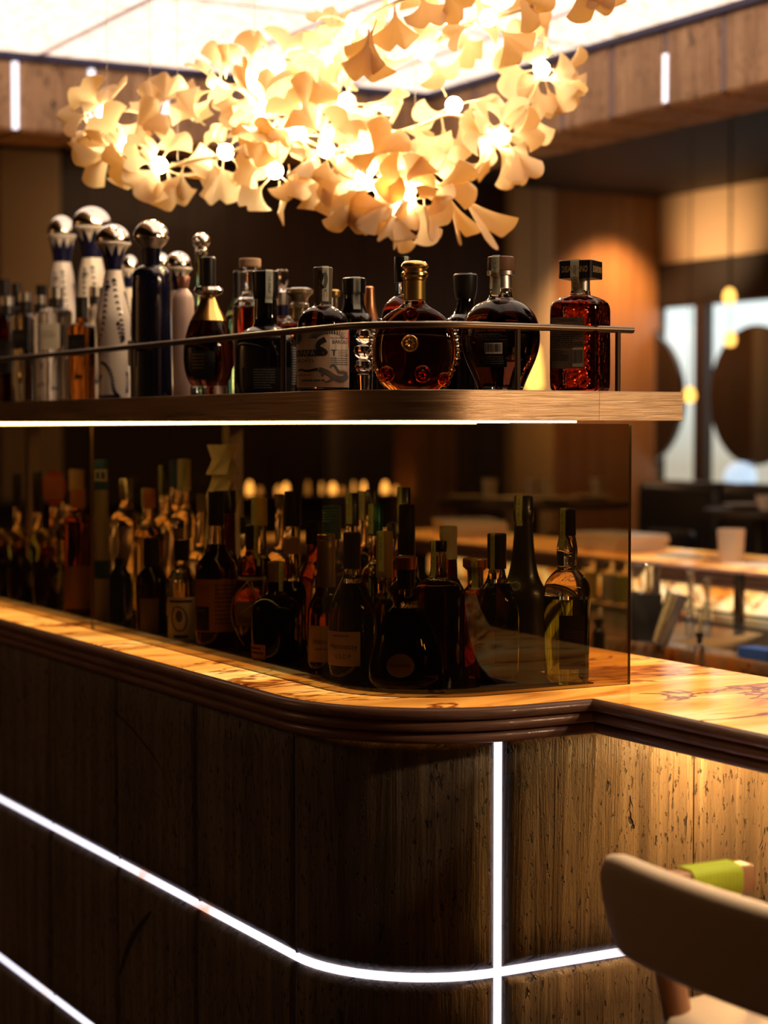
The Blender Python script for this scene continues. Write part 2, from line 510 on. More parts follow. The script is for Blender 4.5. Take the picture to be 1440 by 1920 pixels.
def window(n, y0, y1):
    fr = G()
    for a, b in (((WX - .01, y0 - .05, 1.14), (WX + .05, y0, 2.38)), ((WX - .01, y1, 1.14), (WX + .05, y1 + .05, 2.38)),
                 ((WX - .01, y0, 1.14), (WX + .05, y1, 1.20)), ((WX - .01, y0, 2.36), (WX + .05, y1, 2.38))):
        fr.box(a, b)
    o = structure(fr.make('window_%d' % n, M('window_frame', (.05, .03, .025), .5), smooth=False))
    G().box((WX + .06, y0, 1.19), (WX + .07, y1, 2.37)).make('bright_pane', DAY, o, smooth=False)
window(1, 9.98, 10.37)
window(2, 8.55, 9.87)
BLACKGLASS = M('black_mirror', (.012, .009, .008), .08, coat=1)
def round_mirror(label, yc, zc, r, ymax=99):
    g = G()
    pts = [(yc + r*math.cos(2*math.pi*k/64), zc + r*math.sin(2*math.pi*k/64)) for k in range(64)]
    pts = [(min(y, ymax), z) for y, z in pts]
    V = [(WX - .05, y, z) for y, z in pts] + [(WX - .02, y, z) for y, z in pts]
    g.add(V, [tuple(range(64)), tuple(range(64, 128))] + [(k, (k+1) % 64, 64+(k+1) % 64, 64+k) for k in range(64)])
    o = g.make('round_screen', BLACKGLASS)
    tag(o, label, 'screen')
    return o
round_mirror('whole dark round disc hanging in the wide bright window', 9.33, 1.765, .44)
round_mirror('dark round disc half hidden by the wood wall in the narrow bright window', 10.50, 1.765, .45, 10.34)
glow = M('pale_blue_glow', (.62, .80, 1.0), emit=.9)
o = G().sphere((WX - .08, 9.42, 1.255), .105, sz=.9).make('blob', glow)  # glowing ball set for an unclear bluish light at the window
o = tag(o, 'pale blue glowing lantern low in the wide bright window under the disc', 'blob')

# raised dining floor behind the bar
structure(G().box((4.75, 4.0, 0), (7.94, 10.25, .47)).make('floor_raised', FLOORM, smooth=False))

# ================================================================== the bar
TOP = 1.10
XB, YB = 1.51, 2.75              # faces of the stone base
RC = .268                        # its rounded corner
ccx, ccy = XB + RC, YB + RC
ARC = RC * math.pi / 2
def base_pos(s):
    """s = 0 where the corner arc meets the long side; negative runs away along it, past ARC along the front"""
    if s <= 0: return (XB, ccy - s), (-1, 0)
    if s < ARC:
        a = math.pi + s / RC
        return (ccx + RC*math.cos(a), ccy + RC*math.sin(a)), (math.cos(a), math.sin(a))
    return (ccx + s - ARC, YB), (0, -1)
bar = thing('travertine_bar', 'travertine bar base with rounded corner and glowing white joint lines', 'bar', (ccx, ccy, 0))
def rel(V, o): return [(v[0]-o.location.x, v[1]-o.location.y, v[2]-o.location.z) for v in V]
def stone_panel(s0, s1, z0, z1, ch=.016, dp=.013, e0=1, e1=1):
    ends = [0, .003, .008, ch]
    n = max(2, int((s1 - s0) / .035))
    S = [s0+e for e in ends] + [s0+ch+(s1-s0-2*ch)*k/n for k in range(1, n)] + [s1-e for e in ends[::-1]]
    Z = [z0+e for e in ends] + [z0+ch+(z1-z0-2*ch)*k/6 for k in range(1, 6)] + [z1-e for e in ends[::-1]]
    V = []
    for s in S:
        (x, y), (nx, ny) = base_pos(s)
        for z in Z:
            de = min(s-s0 if e0 else 1, s1-s if e1 else 1, z-z0, z1-z)
            k = max(0, 1 - de / ch)
            o = -dp * k ** 1.3
            V.append((x + nx*o, y + ny*o, z))
    m = len(Z)
    F = [(i*m+j, i*m+j+1, (i+1)*m+j+1, (i+1)*m+j) for i in range(len(S)-1) for j in range(m-1)]
    k0 = len(V)
    back = []
    edge = [(i, 0) for i in range(len(S))] + [(len(S)-1, j) for j in range(1, m)] + [(i, m-1) for i in range(len(S)-2, -1, -1)] + [(0, j) for j in range(m-2, 0, -1)]
    for i, j in edge:
        (x, y), (nx, ny) = base_pos(S[i])
        V.append((x - nx*.035, y - ny*.035, Z[j]))
    ne = len(edge)
    for a in range(ne):
        b = (a+1) % ne
        F.append((edge[a][0]*m+edge[a][1], k0+a, k0+b, edge[b][0]*m+edge[b][1]))
    mesh('stone_panel', rel(V, bar), F, STONE, bar, angle=60)
rows = [(.633, 1.0345), (.224, .6175), (.0, .2085)]
TW = .425
for z0, z1 in rows:
    for k in range(9):
        stone_panel(-(k+1)*TW + .004, -k*TW - .004, z0, z1)
    stone_panel(.004, ARC - .0075, z0, z1)
    stone_panel(ARC + .0075, ARC + .4155, z0, z1, e1=0)
    stone_panel(ARC + .418, ARC + .66, z0, z1, e0=0)
# glowing stone strips in the joints
def strip(s0, s1, z0, z1, m, name, inn=.030, out=-.005):
    n = max(1, int(abs(s1-s0)/.03))
    V = []
    for k in range(n+1):
        (x, y), (nx, ny) = base_pos(s0+(s1-s0)*k/n)
        for o, z in ((out, z0), (out, z1), (-inn, z1), (-inn, z0)):
            V.append((x+nx*o, y+ny*o, z))
    F = [(i*4+j, i*4+(j+1) % 4, (i+1)*4+(j+1) % 4, (i+1)*4+j) for i in range(n) for j in range(4)] + [(0, 1, 2, 3), (n*4, n*4+1, n*4+2, n*4+3)]
    mesh(name, rel(V, bar), F, m, bar, angle=40)
strip(-3.82, ARC + .66, .6182, .6322, LED, 'light_strip', out=-.008)
strip(-3.82, ARC + .66, .2090, .2230, LED, 'light_strip', out=-.008)
for z0, z1 in rows:
    strip(ARC - .0064, ARC + .0064, z0, z1, LED, 'light_strip', out=-.008)
    for k in range(0, 9):
        strip(-k*TW - .003, -k*TW + .003, z0, z1, JOINT, 'joint_strip', out=-.009)
def crack(pts, w):
    P = smooth_path([(*onx(px, XB).xy, zof(py, dist(onx(px, XB)))) for px, py in pts], 2); V = []
    for i, p in enumerate(P):
        k = w*math.sin(math.pi*(i+.4)/len(P)); V += [(XB - .0006, p.y - k*.8, p.z - k*.6), (XB - .0006, p.y + k*.8, p.z + k*.6)]
    mesh('crack', rel(V, bar), [(2*i, 2*i+1, 2*i+3, 2*i+2) for i in range(len(P)-1)], M('crack_dark', (.02, .012, .008), .9), bar, smooth=False)
crack([(206, 1328), (240, 1360), (285, 1415), (315, 1470), (328, 1525)], .008)
crack([(280, 1708), (240, 1760), (218, 1830)], .009)
core = prism([(XB+.03, 6.85), (XB+.03, ccy)] + [(ccx + (RC-.03)*math.cos(R(a)), ccy + (RC-.03)*math.sin(R(a))) for a in range(190, 270, 10)] + [(ccx, YB+.03), (2.36, YB+.03), (2.36, 6.85)], 0, 1.07)
mesh('carcass', rel(core[0], bar), core[1], DARK, bar, smooth=False)

# worktop: glowing onyx slabs with a walnut edge of three ribs
top = thing('onyx_worktop', 'glowing amber onyx bar top with ribbed walnut edge', 'worktop', (XB, YB, 1.07))
XO, YO, RO = 1.476, 2.690, .30
ox, oy = XO + RO, YO + RO
XI = 1.929
oarc = [(ox + RO*math.cos(R(180 + 90*k/20)), oy + RO*math.sin(R(180 + 90*k/20))) for k in range(21)]
Vp, Fp = prism([(XO, 7.05)] + oarc + [(XI, YO), (XI, 2.700), (2.37, 2.700), (2.37, 7.05)], 1.071, TOP)
mesh('onyx_slab', rel(Vp, top), Fp, ONYX, top, smooth=False)
Vp, Fp = prism([(XI, 2.6985), (XI, .7), (2.37, .7), (2.37, 2.6985)], 1.071, TOP)
mesh('onyx_slab', rel(Vp, top), Fp, ONYX2, top, smooth=False)
def ribs(ztop, k=.0205, step=.010):
    prof = [(-.03, ztop - .002), (0, ztop - .002)]
    z = ztop
    for i in range(3):
        o = -i * step
        for a in range(0, 181, 20):
            prof.append((o + .010 + .0125 * math.sin(R(a)) ** .8, z - k/2 + k/2 * math.cos(R(a))))
        z -= k + .001
        prof.append((o - .004, z + .0005))
    prof += [(-.05, z), (-.05, ztop - .025)]
    return prof
path = [(XO, 7.05)] + oarc + [(1.80 + .012*k, YO) for k in range(1, 11)] + [(XI, YO), (XI, .7)]
path = [path[0], (XO, 5.5), (XO, 4.2)] + path[1:]
Vs, Fs = sweep(path, ribs(TOP + .001))
mesh('edge_moulding', rel(Vs, top), Fs, NOSE, top, angle=50)
wash = M('under_counter_led', (1.0, .60, .20), emit=LAMPS['bar_wash']*4)
Vp, Fp = G().box((2.16, 2.60, 1.052), (2.36, 2.625, 1.062)).V, G().box((0,0,0),(1,1,1)).F
mesh('light_strip', rel(Vp, top), Fp, wash, top, smooth=False)
Vp, Fp = G().box((2.10, 2.60, 1.05), (2.16, 2.64, 1.071)).V, G().box((0,0,0),(1,1,1)).F
mesh('bracket', rel(Vp, top), Fp, DARK, top, smooth=False)
g = G().bbox((2.0, .75, 0), (2.30, .95, 1.071), .01); g.V = rel(g.V, top)

# smoked glass screen standing on the worktop
gx, gy, gr = 1.575, 2.805, .21
scr = thing('glass_screen', 'brown smoked glass screen round the lower bottles', 'glass screen', (gx, gy, TOP))
def pane(path, z0=TOP + .001, z1=1.572, t=.008):
    P = []
    for i, p in enumerate(path):
        a = Vector(path[max(i-1, 0)]); b = Vector(path[min(i+1, len(path)-1)])
        d = (b-a).normalized(); P.append((Vector(p), Vector((d.y, -d.x))))
    V = []
    for p, nn in P:
        for s in (0, t):
            for z in (z0, z1):
                V.append((p.x - nn.x*s*-1, p.y - nn.y*s*-1, z))
    n = len(P); F = []; ids = []
    for i in range(n-1):
        a, b = i*4, (i+1)*4
        F += [(a, a+1, b+1, b), (a+2, b+2, b+3, a+3)]; ids += [0, 0]
        F += [(a+1, a+3, b+3, b+1), (a, b, b+2, a+2)]; ids += [1, 1]
    F += [(0, 2, 3, 1), ((n-1)*4, (n-1)*4+1, (n-1)*4+3, (n-1)*4+2)]; ids += [1, 1]
    mesh('glass_pane', rel(V, scr), F, [SMOKED, GLASSEDGE], scr, angle=40, midx=ids)
pane([(gx, 6.9), (gx, 4.158)])
garc = [(gx+gr + gr*math.cos(R(180+90*k/18)), gy+gr + gr*math.sin(R(180+90*k/18))) for k in range(19)]
pane([(gx, 4.154)] + garc + [(2.085, gy)])

# dark sheet added for the shade and reflections under the lower bottles
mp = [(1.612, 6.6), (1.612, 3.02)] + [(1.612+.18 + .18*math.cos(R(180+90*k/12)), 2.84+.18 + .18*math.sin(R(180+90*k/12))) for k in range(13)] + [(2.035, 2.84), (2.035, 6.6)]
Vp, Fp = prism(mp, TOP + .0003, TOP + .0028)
tag(mesh('bottle_shade', Vp, Fp, M('shade_black', (.012, .009, .007), .3), smooth=False), 'long black sheet standing in for shade under the bottles behind the smoked glass', 'mat')

# bottle shelf above it
SZ0, SZ1 = EYE + .0115, EYE + .0635
sx, sy, sr, sxe = 1.55, 2.784, .21, 2.19
shelf = thing('bottle_shelf', 'brushed bronze bottle shelf with thin gallery rail above the smoked glass', 'shelf', (sx, sy, SZ0))
sarc = [(sx+sr + sr*math.cos(R(180+90*k/20)), sy+sr + sr*math.sin(R(180+90*k/20))) for k in range(21)]
Vp, Fp = prism([(sx+.004, 7.0)] + [(sx+sr + (sr-.004)*math.cos(R(180+90*k/20)), sy+sr + (sr-.004)*math.sin(R(180+90*k/20))) for k in range(21)] + [(sxe-.004, sy+.004), (sxe-.004, 7.0)], SZ0 + .003, SZ1)
mesh('shelf_board', rel(Vp, shelf), Fp, SHELFTOP, shelf, smooth=False)
band = [(0, SZ0 + .0008), (0, SZ1 - .0008), (-.0008, SZ1 + .0005), (-.0039, SZ1 + .0005), (-.0039, SZ0), (-.0008, SZ0)]
Vs, Fs = sweep([(sx, 7.0), (sx, 5), (sx, 4)] + sarc + [(1.9, sy), (2.004, sy)], band)
Vs = [(v[0], v[1], v[2]) for v in Vs]
mesh('edge_band', rel(Vs, shelf), Fs, BRONZE, shelf, angle=30)
Vs, Fs = sweep([(2.0046, sy), (sxe, sy), (sxe, 3.6), (sxe, 7.0)], band)
mesh('edge_band', rel(Vs, shelf), Fs, BRONZE, shelf, angle=30)
lx, ly = sx + .042, sy + .060
larc = [(lx+.19 + .19*math.cos(R(180+90*k/14)), ly+.19 + .19*math.sin(R(180+90*k/14))) for k in range(15)]
def ledseg(P, name, m, hw=.005, z0=SZ0 - .0065, z1=SZ0 + .003):
    Vs, Fs = sweep(P, [(-hw, z0), (-hw, z1), (hw, z1), (hw, z0)])
    mesh(name, rel(Vs, shelf), Fs, m, shelf, angle=40)
ledseg([(lx, 6.95), (lx, 5), (lx, 4), (lx, 3.3)] + larc, 'light_strip', SHELFLED)
ledseg([(larc[-1][0] + .004, ly + .004), (1.86, ly + .014)], 'light_strip', SHELFLED, .004, SZ0 - .004)
ledseg([(1.866, ly + .014), (2.01, ly + .022)], 'light_strip', SHELFLED, .004, SZ0 - .0035)
# gallery rail
rx_, ry_, rr_ = 1.588, 2.822, .185
RZ = zof(613, 3.46) - .004
rpath = [(rx_, 7.0), (rx_, 5.6), (rx_, 4.4)] + [(rx_+rr_ + rr_*math.cos(R(180+90*k/20)), ry_+rr_ + rr_*math.sin(R(180+90*k/20))) for k in range(21)] + [(1.9, ry_), (2.105, ry_)]
g = G(); g.tube([(x, y, RZ) for x, y in rpath], .0062, 12); g.V = rel(g.V, shelf)
rail = g.make('gallery_rail', RAIL, shelf, angle=50)
for px in (68, 250):
    p = onx(px, rx_); g = G(); g.tube([(p.x, p.y, SZ1), (p.x, p.y, RZ - .004)], .0052, 10); g.V = rel(g.V, shelf); g.make('rail_post', RAIL, rail)
for p in ((rx_ + .004, 3.092 + .12), (1.856, ry_), (2.072, ry_), (rx_, 5.9)):
    g = G(); g.tube([(p[0], p[1], SZ1), (p[0], p[1], RZ - .004)], .0052, 10); g.V = rel(g.V, shelf); g.make('rail_post', RAIL, rail)
# struts that carry the far end of the shelf
g = G()
for y in (6.2,):
    g.box((2.12, y, TOP), (2.16, y + .04, SZ0 + .004))
g.box((2.12, 4.6, TOP), (2.16, 4.64, SZ0 + .004))
g.V = rel(g.V, shelf); g.make('shelf_strut', RAIL, shelf, smooth=False)
# ================================================================== chandelier of ginkgo leaves
def leaf_mat():
    m, N, L = mat('leaf_porcelain')
    b = N['Principled BSDF']
    b.inputs['Base Color'].default_value = (.90, .78, .55, 1); b.inputs['Roughness'].default_value = .45
    t = N.new('ShaderNodeBsdfTranslucent'); t.inputs[0].default_value = (1.0, .74, .36, 1)
    mx = N.new('ShaderNodeMixShader'); mx.inputs[0].default_value = .5
    L.new(b.outputs[0], mx.inputs[1]); L.new(t.outputs[0], mx.inputs[2]); L.new(mx.outputs[0], N['Material Output'].inputs[0])
    return m
LEAF = leaf_mat()
STEM = M('stem_brass', (.72, .52, .28), .35, .6)
BULB = M('bulb_glow', (1.0, .75, .40), emit=LAMPS['bulb'])
WIRE = M('wire_steel', (.5, .45, .4), .4, .8)
def leaf_geo(spread, length, cup, droop, wav, notch=.24, ph=0.0):
    g = G(); na, nr = 18, 7; top, bot = [], []
    for j in range(nr+1):
        t = j/nr
        for i in range(na+1):
            a = -1 + 2*i/na
            edge = 1 - notch*math.exp(-(a/.16)**2) - .10*a*a + .05*math.sin(5*a+ph)
            rr = length * edge * (.04 + .96*t)
            an = a * R(spread) * (t**.45 if t > 0 else 0)
            x = rr*math.sin(an) + (a*.003 if j == 0 else 0); y = rr*math.cos(an)
            z = length*(cup*(a*a)*t*t - droop*t*t + wav*math.sin(3.2*a+ph)*t*t)
            top.append((x, y, z + .0011)); bot.append((x, y, z - .0011))
    w = na+1; n = len(top)
    F = [(j*w+i, j*w+i+1, (j+1)*w+i+1, (j+1)*w+i) for j in range(nr) for i in range(na)]
    V = top + bot
    F2 = F + [tuple(n+k for k in f[::-1]) for f in F]
    rim = [i for i in range(w)] + [j*w+na for j in range(1, nr+1)] + [nr*w+i for i in range(na-1, -1, -1)] + [j*w for j in range(nr-1, 0, -1)]
    F2 += [(rim[k], rim[(k+1) % len(rim)], n+rim[(k+1) % len(rim)], n+rim[k]) for k in range(len(rim))]
    g.add(V, F2)
    g.tube([(0, -.022, .004), (0, -.008, .001), (0, .008, 0)], [.0018, .002, .0024], 6)
    return g
chand = thing('chandelier', 'hanging chandelier of glowing ginkgo leaves and small globe bulbs', 'chandelier', at(610, 4.4, CEIL), )
CH = chand.location
def loc(p): return Vector(p) - CH
def q(px, py, D): return at(px, D, zof(py, D))
variants = []
for k, (sp, ln, cup, dr, wv) in enumerate([(58, .082, .10, .16, .08), (50, .092, -.12, .22, .10), (64, .076, .18, .05, .12), (46, .096, .05, .30, .07), (60, .086, -.05, -.12, .14)]):
    g = leaf_geo(sp, ln, cup, dr, wv, ph=k*1.3)
    o = g.make('leaf', LEAF, chand, angle=60); variants.append(o)
slim = leaf_geo(20, .118, .35, .10, .02, .30).make('leaf', LEAF, chand, angle=60)
placed = []
def orient(u, nrm):
    y = Vector(u).normalized(); z = Vector(nrm); z = (z - y*z.dot(y)).normalized(); x = y.cross(z)
    return Matrix((x, y, z)).transposed().to_4x4()
used = set()
def put_leaf(src, base, u, nrm, s=1.0):
    if src.name not in used:
        o = src; used.add(src.name)
    else:
        o = src.copy(); COL.objects.link(o); o.parent = chand
    W = Matrix.Translation(loc(base)) @ orient(u, nrm) @ Matrix.Scale(s, 4)
    o.matrix_local = W
    placed.append((o, W))
bulbs = [(302,310,4.5),(425,285,4.5),(240,272,4.55),(202,212,4.6),(415,168,4.55),(470,145,4.5),(495,205,4.4),(520,120,4.6),(625,108,4.5),(665,41,4.3),
         (650,190,4.35),(612,280,4.3),(682,332,4.25),(517,320,4.4),(640,245,4.5),(850,197,4.4),(938,255,4.35),(790,345,4.25),(716,352,4.25),(1013,129,4.5),
         (913,34,4.1),(850,39,4.2),(797,97,4.25),(757,378,4.25),(560,250,4.35),(720,250,4.4)]
UPV = Vector((0, 0, 1)); RT = Vector((RX, RY, 0)); DP = Vector((DX, DY, 0))
bulb_src = None
r2 = random.Random(11)
for px, py, D in bulbs:
    p = q(px, py, D)
    if bulb_src is None:
        bulb_src = G().sphere((0, 0, 0), .0185, 16, 10).make('bulb', BULB, chand); o = bulb_src
    else:
        o = bulb_src.copy(); COL.objects.link(o); o.parent = chand
    o.location = loc(p)
    n = 4 if (px > 790 and py < 200 and px < 930) else 7 if py > 60 else 4
    for k in range(n):
        a = 2*math.pi*(k + r2.random()*.7)/n
        u = RT*math.cos(a) + UPV*(math.sin(a) - .18) + DP*r2.uniform(-.7, .7)
        u.normalize()
        base = p + u * r2.uniform(.026, .050)
        nrm = Vector((r2.uniform(-1, 1), r2.uniform(-1, 1), r2.uniform(-1, 1))) - DP*.8
        put_leaf(variants[r2.randrange(5)], base, u, nrm, r2.uniform(.74, 1.0))
def tip(px, py, D, dx, dy, s=1.0, v=0, face=1.0, slimleaf=False):
    """a leaf whose stalk sits at px,py and whose blade points dx right, dy down"""
    u = (RT*dx - UPV*dy + DP*r2.uniform(-.15, .15)).normalized()
    nrm = -DP*face + RT*r2.uniform(-.5, .5) + UPV*r2.uniform(-.4, .6)
    put_leaf(slim if slimleaf else variants[v], q(px, py, D), u, nrm, s)
for a in [(250,300,4.5,-1,.25,.85,0),(300,322,4.5,-.6,.75,.95,2),(318,325,4.5,.3,1,.95,1),(345,318,4.5,-.25,1,.7,3),(400,300,4.5,.35,1,1.0,3),(375,225,4.5,-.8,-.6,.9,1),
          (440,300,4.5,.8,.5,.8,0),(545,325,4.35,.2,1,.9,2),(580,330,4.35,.6,1,.85,1),(655,360,4.25,.05,1,.95,3),(685,362,4.25,-.2,1,.85,0),(735,362,4.25,.1,1,.9,2),(770,375,4.25,.5,.9,.8,0),
          (620,330,4.3,.3,1,1.0,1),(215,215,4.6,-.7,-.8,.8,3),(180,240,4.6,-.2,1,.8,1),(285,215,4.55,.2,-1,.85,3),(310,195,4.55,.3,-1,.85,1),(830,240,4.4,.1,1,1.1,0),(880,240,4.4,.9,.5,1.0,3),
          (930,275,4.35,.9,.6,.9,1),(985,200,4.45,-.6,.9,.9,2),(990,205,4.45,.1,1,.9,3),(1020,150,4.5,.9,-.1,.95,0),(1030,150,4.5,.8,.6,.95,1),(1010,140,4.5,-.7,.6,.9,2),(1005,130,4.5,-.2,-1,.8,0),(1000,165,4.5,.4,.9,.8,1),
          (790,250,4.35,.5,.8,1.05,2),(790,320,4.3,.9,-.4,.8,1),(700,55,4.0,-.5,1,.9,3),(740,20,4.0,.1,1,.9,1),(790,-5,4.0,.3,.9,.9,2),(830,-20,4.0,.8,.8,.9,0),
          (960,-15,4.0,.8,.55,.9,3),(1085,-40,3.9,.35,1,.9,3),(1125,-50,3.9,-.1,1,.8,1),(690,75,4.0,-.15,1,.95,1),(860,330,4.3,-.4,-.8,.8,0),(500,260,4.4,-.5,.8,.9,2),(455,190,4.5,-.9,.3,.9,0)]:
    tip(*a)
tip(838, 362, 4.28, .38, .92, .98, slimleaf=True)
tip(858, 360, 4.28, .66, .74, 1.28, slimleaf=True)
# fewer separate leaves than there are: the rest, mostly hidden in the thick of it, are one mesh
vis = sorted(placed, key=lambda q_: (q_[1].translation + CH).dot(DP))
rest = vis[98:]
if rest:
    g = G()
    for o, W in rest:
        me = o.data
        g.add([tuple(W @ v.co) for v in me.vertices], [tuple(p.vertices) for p in me.polygons])
    c = g.make('leaf_mass', LEAF, chand, angle=60); c['kind'] = 'stuff'
    for o, W in rest: bpy.data.objects.remove(o)
branches = [[(175,205,4.6),(205,245,4.58),(240,278,4.55),(302,318,4.5),(365,300,4.5),(425,292,4.5),(495,255,4.42),(560,255,4.36),(620,285,4.32),(700,275,4.36),(760,330,4.3),(830,352,4.28)],
            [(415,175,4.55),(470,155,4.5),(495,210,4.42),(570,215,4.4),(650,200,4.36),(720,250,4.36),(770,300,4.32),(830,352,4.28)],
            [(520,125,4.6),(625,115,4.5),(700,130,4.4),(797,102,4.26),(850,45,4.2),(913,38,4.1),(1000,10,4.0)],
            [(720,255,4.38),(790,235,4.4),(850,205,4.4),(938,262,4.36),(985,205,4.44),(1013,135,4.5)],
            [(650,195,4.36),(660,120,4.35),(665,45,4.3),(730,10,3.98),(800,-20,3.92)],
            [(830,352,4.28),(850,330,4.3),(882,325,4.32),(905,300,4.34),(915,265,4.36)],
            [(612,285,4.3),(640,330,4.28),(682,338,4.25),(716,358,4.25),(757,384,4.25)],
            [(790,350,4.25),(808,375,4.26),(836,380,4.28),(838,352,4.28)],
            [(165,190,4.6),(160,225,4.6),(185,262,4.58),(240,278,4.55)]]
for b in branches:
    g = G(); g.tube(smooth_path([q(*p) for p in b], 3), .0042, 8); g.V = [tuple(loc(v)) for v in g.V]
    g.make('branch', STEM, chand)
for px, py, D in [(205,225,4.6),(285,215,4.52),(336,300,4.5),(778,300,4.33),(625,110,4.5),(913,36,4.1),(480,155,4.5)]:
    p = q(px, py, D); g = G(); g.tube([p, (p.x, p.y, CEIL + .001)], .0006, 5); g.V = [tuple(loc(v)) for v in g.V]
    g.make('hanging_wire', WIRE, chand)

# ================================================================== bar stool with a padded back
LEATHER = M('cream_leather', (.60, .44, .29), .5)
CORD = M('green_cord', (.46, .52, .03), .6)
stool = thing('bar_stool', 'cream padded bar stool with wooden frame and green cord wrapping', 'bar stool', (1.78, 1.88, 0))
SO = stool.location
def srel(g): g.V = [tuple(Vector(v) - SO) for v in g.V]; return g
# the padded back is a curved slab along Y, standing at the -X side of the seat
g = G(); n = 26; rings = []
y0, y1 = 1.64, 2.128
for i in range(n+1):
    t = i/n; y = y0 + (y1-y0)*t
    e = min(t, 1-t)*(y1-y0)
    k = 1.0 if e > .05 else math.sqrt(max(0, 1-((.05-e)/.05)**2))*.35 + .65
    kk = max(k, .66) if 0 < i < n else .60
    cxx = 1.558 - .022*(1-(2*t-1)**2); hz = .070*kk; tk = .018*(.75 + .25*kk)
    ring = []
    zc = .917 - .0 + (.002 if kk < .9 else 0)
    for a in range(20):
        an = 2*math.pi*a/20; c, s_ = math.cos(an), math.sin(an)
        sg = lambda v, p: math.copysign(abs(v)**p, v)
        zz = sg(s_, .35)*hz
        ring.append((cxx + sg(c, .6)*tk - .10*zz*.6, y + .22*zz*max(0, (t-.5)*2)**4, zc + zz))
    rings += ring
F = [(i*20+a, i*20+(a+1) % 20, (i+1)*20+(a+1) % 20, (i+1)*20+a) for i in range(n) for a in range(20)] + [tuple(range(20)), tuple(range(n*20, n*20+20))]
g.add(rings, F); srel(g).make('backrest', LEATHER, stool, angle=60)
g = G()
def sup_ring(cx, cy, a, b, z, e=.45, n=40):
    return [(cx + math.copysign(abs(math.cos(2*math.pi*k/n))**e, math.cos(2*math.pi*k/n))*a, cy + math.copysign(abs(math.sin(2*math.pi*k/n))**e, math.sin(2*math.pi*k/n))*b, z) for k in range(n)]
Vv = []; lv = [(.80, .700), (.96, .705), (1.0, .722), (1.0, .752), (.97, .768), (.86, .775), (.5, .779)]
for k, z in lv: Vv += sup_ring(1.80, 1.88, .225*k, .235*k, z)
Ff = [(i*40+a, i*40+(a+1) % 40, (i+1)*40+(a+1) % 40, (i+1)*40+a) for i in range(len(lv)-1) for a in range(40)] + [tuple(range(40)), tuple(range((len(lv)-1)*40, len(lv)*40))]
g.add(Vv, Ff); srel(g).make('seat', LEATHER, stool, angle=60)
g = G(); g.bbox((1.60, 1.67, .655), (2.0, 2.09, .701), .008); srel(g).make('seat_frame', CHAIRWOOD, stool)
for bx_, by_, fx, fy in ((1.615, 2.06, 1.575, 2.10), (1.615, 1.70, 1.575, 1.66), (1.985, 2.06, 2.03, 2.10), (1.985, 1.70, 2.03, 1.66)):
    g = G(); g.tube([(fx, fy, 0), (bx_, by_, .66)], [.013, .019], 12); srel(g).make('leg', CHAIRWOOD, stool)
for by_, k in ((2.055, 1), (1.705, 1)):
    g = G(); g.tube(smooth_path([(1.635, by_, .66), (1.618, by_ + .002, .76), (1.592, by_, .86), (1.580, by_, .95)], 2), [.024]*1 + [.024]*0 if False else .020, 14); srel(g).make('back_post', CHAIRWOOD, stool)
for yy in (2.08, 1.68):
    g = G(); g.bbox((1.565, yy - .018, .918), (1.758, yy + .018, .956), .006); srel(g)
    arm = g.make('armrest', CHAIRWOOD, stool)
    g = G(); g.tube([(1.715, yy, .925), (1.86, yy, .69)], [.014, .017], 12); srel(g).make('arm_post', CHAIRWOOD, arm)
    g = G()
    for k in range(13):
        x = 1.648 + k*.0066
        ring = [(x, yy + 1.0*math.copysign(abs(math.cos(t))**.5, math.cos(t))*.0205, .937 + math.copysign(abs(math.sin(t))**.5, math.sin(t))*.0205) for t in [2*math.pi*j/20 for j in range(21)]]
        g.tube(ring, .0036, 7)
    srel(g).make('cord_wrap', CORD, arm)
for a, b in (((1.59, 2.08, .28), (2.01, 2.08, .28)), ((1.59, 1.68, .28), (2.01, 1.68, .28)), ((2.012, 1.68, .22), (2.012, 2.08, .22))):
    g = G(); g.tube([a, b], .011, 10); srel(g).make('stretcher', CHAIRWOOD, stool)

# ================================================================== bartender's side
STEEL = M('steel', (.62, .56, .50), .25, 1)
BLACKP = M('black_plastic', (.012, .010, .010), .35)
WHITEP = M('white_cloth', (.78, .68, .56), .8)
BLUEC = M('blue_cloth', (.02, .07, .28), .7)
CLEAR = M('clear_glass', (.93, .93, .90), .02, trans=1, ior=1.45)
FROST = M('frosted_glass', (.85, .72, .60), .35, trans=.7, ior=1.3)
PATT = onyx_mat('brown_marble', 0, (.4, .2, .9), ((.42, .28, .17), (.70, .54, .38)))
st = thing('sink_station', 'steel bartender station with sink and marble front below the far counter', 'sink station', (3.32, 4.0, 0))
def trel(g, o): g.V = rel(g.V, o); return g
g = G(); g.bbox((3.32, 2.9, .86), (3.335, 6.6, .949), .003); trel(g, st).make('marble_front', PATT, st)
g = G()
g.box((3.336, 2.9, .90), (3.42, 6.6, .95)); g.box((3.80, 2.9, .90), (4.06, 6.6, .95)); g.box((3.42, 4.42, .90), (3.80, 6.6, .95)); g.box((3.42, 2.9, .90), (3.80, 3.05, .95))
trel(g, st).make('work_surface', STEEL, st, smooth=False)
g = G()
V = [(3.42,3.05,.949),(3.80,3.05,.949),(3.80,4.42,.949),(3.42,4.42,.949),(3.45,3.08,.74),(3.77,3.08,.74),(3.77,4.39,.74),(3.45,4.39,.74)]
g.add(V, [(0,1,5,4),(1,2,6,5),(2,3,7,6),(3,0,4,7),(4,5,6,7)]); trel(g, st).make('sink_basin', STEEL, st, smooth=False)
g = G(); g.box((3.36, 2.95, 0), (4.0, 6.55, .735)); trel(g, st).make('cabinet', BLACKP, st, smooth=False)
g = G(); g.box((3.06, 2.9, .80), (3.32, 6.6, .85)); trel(g, st).make('speed_rail', STEEL, st, smooth=False)
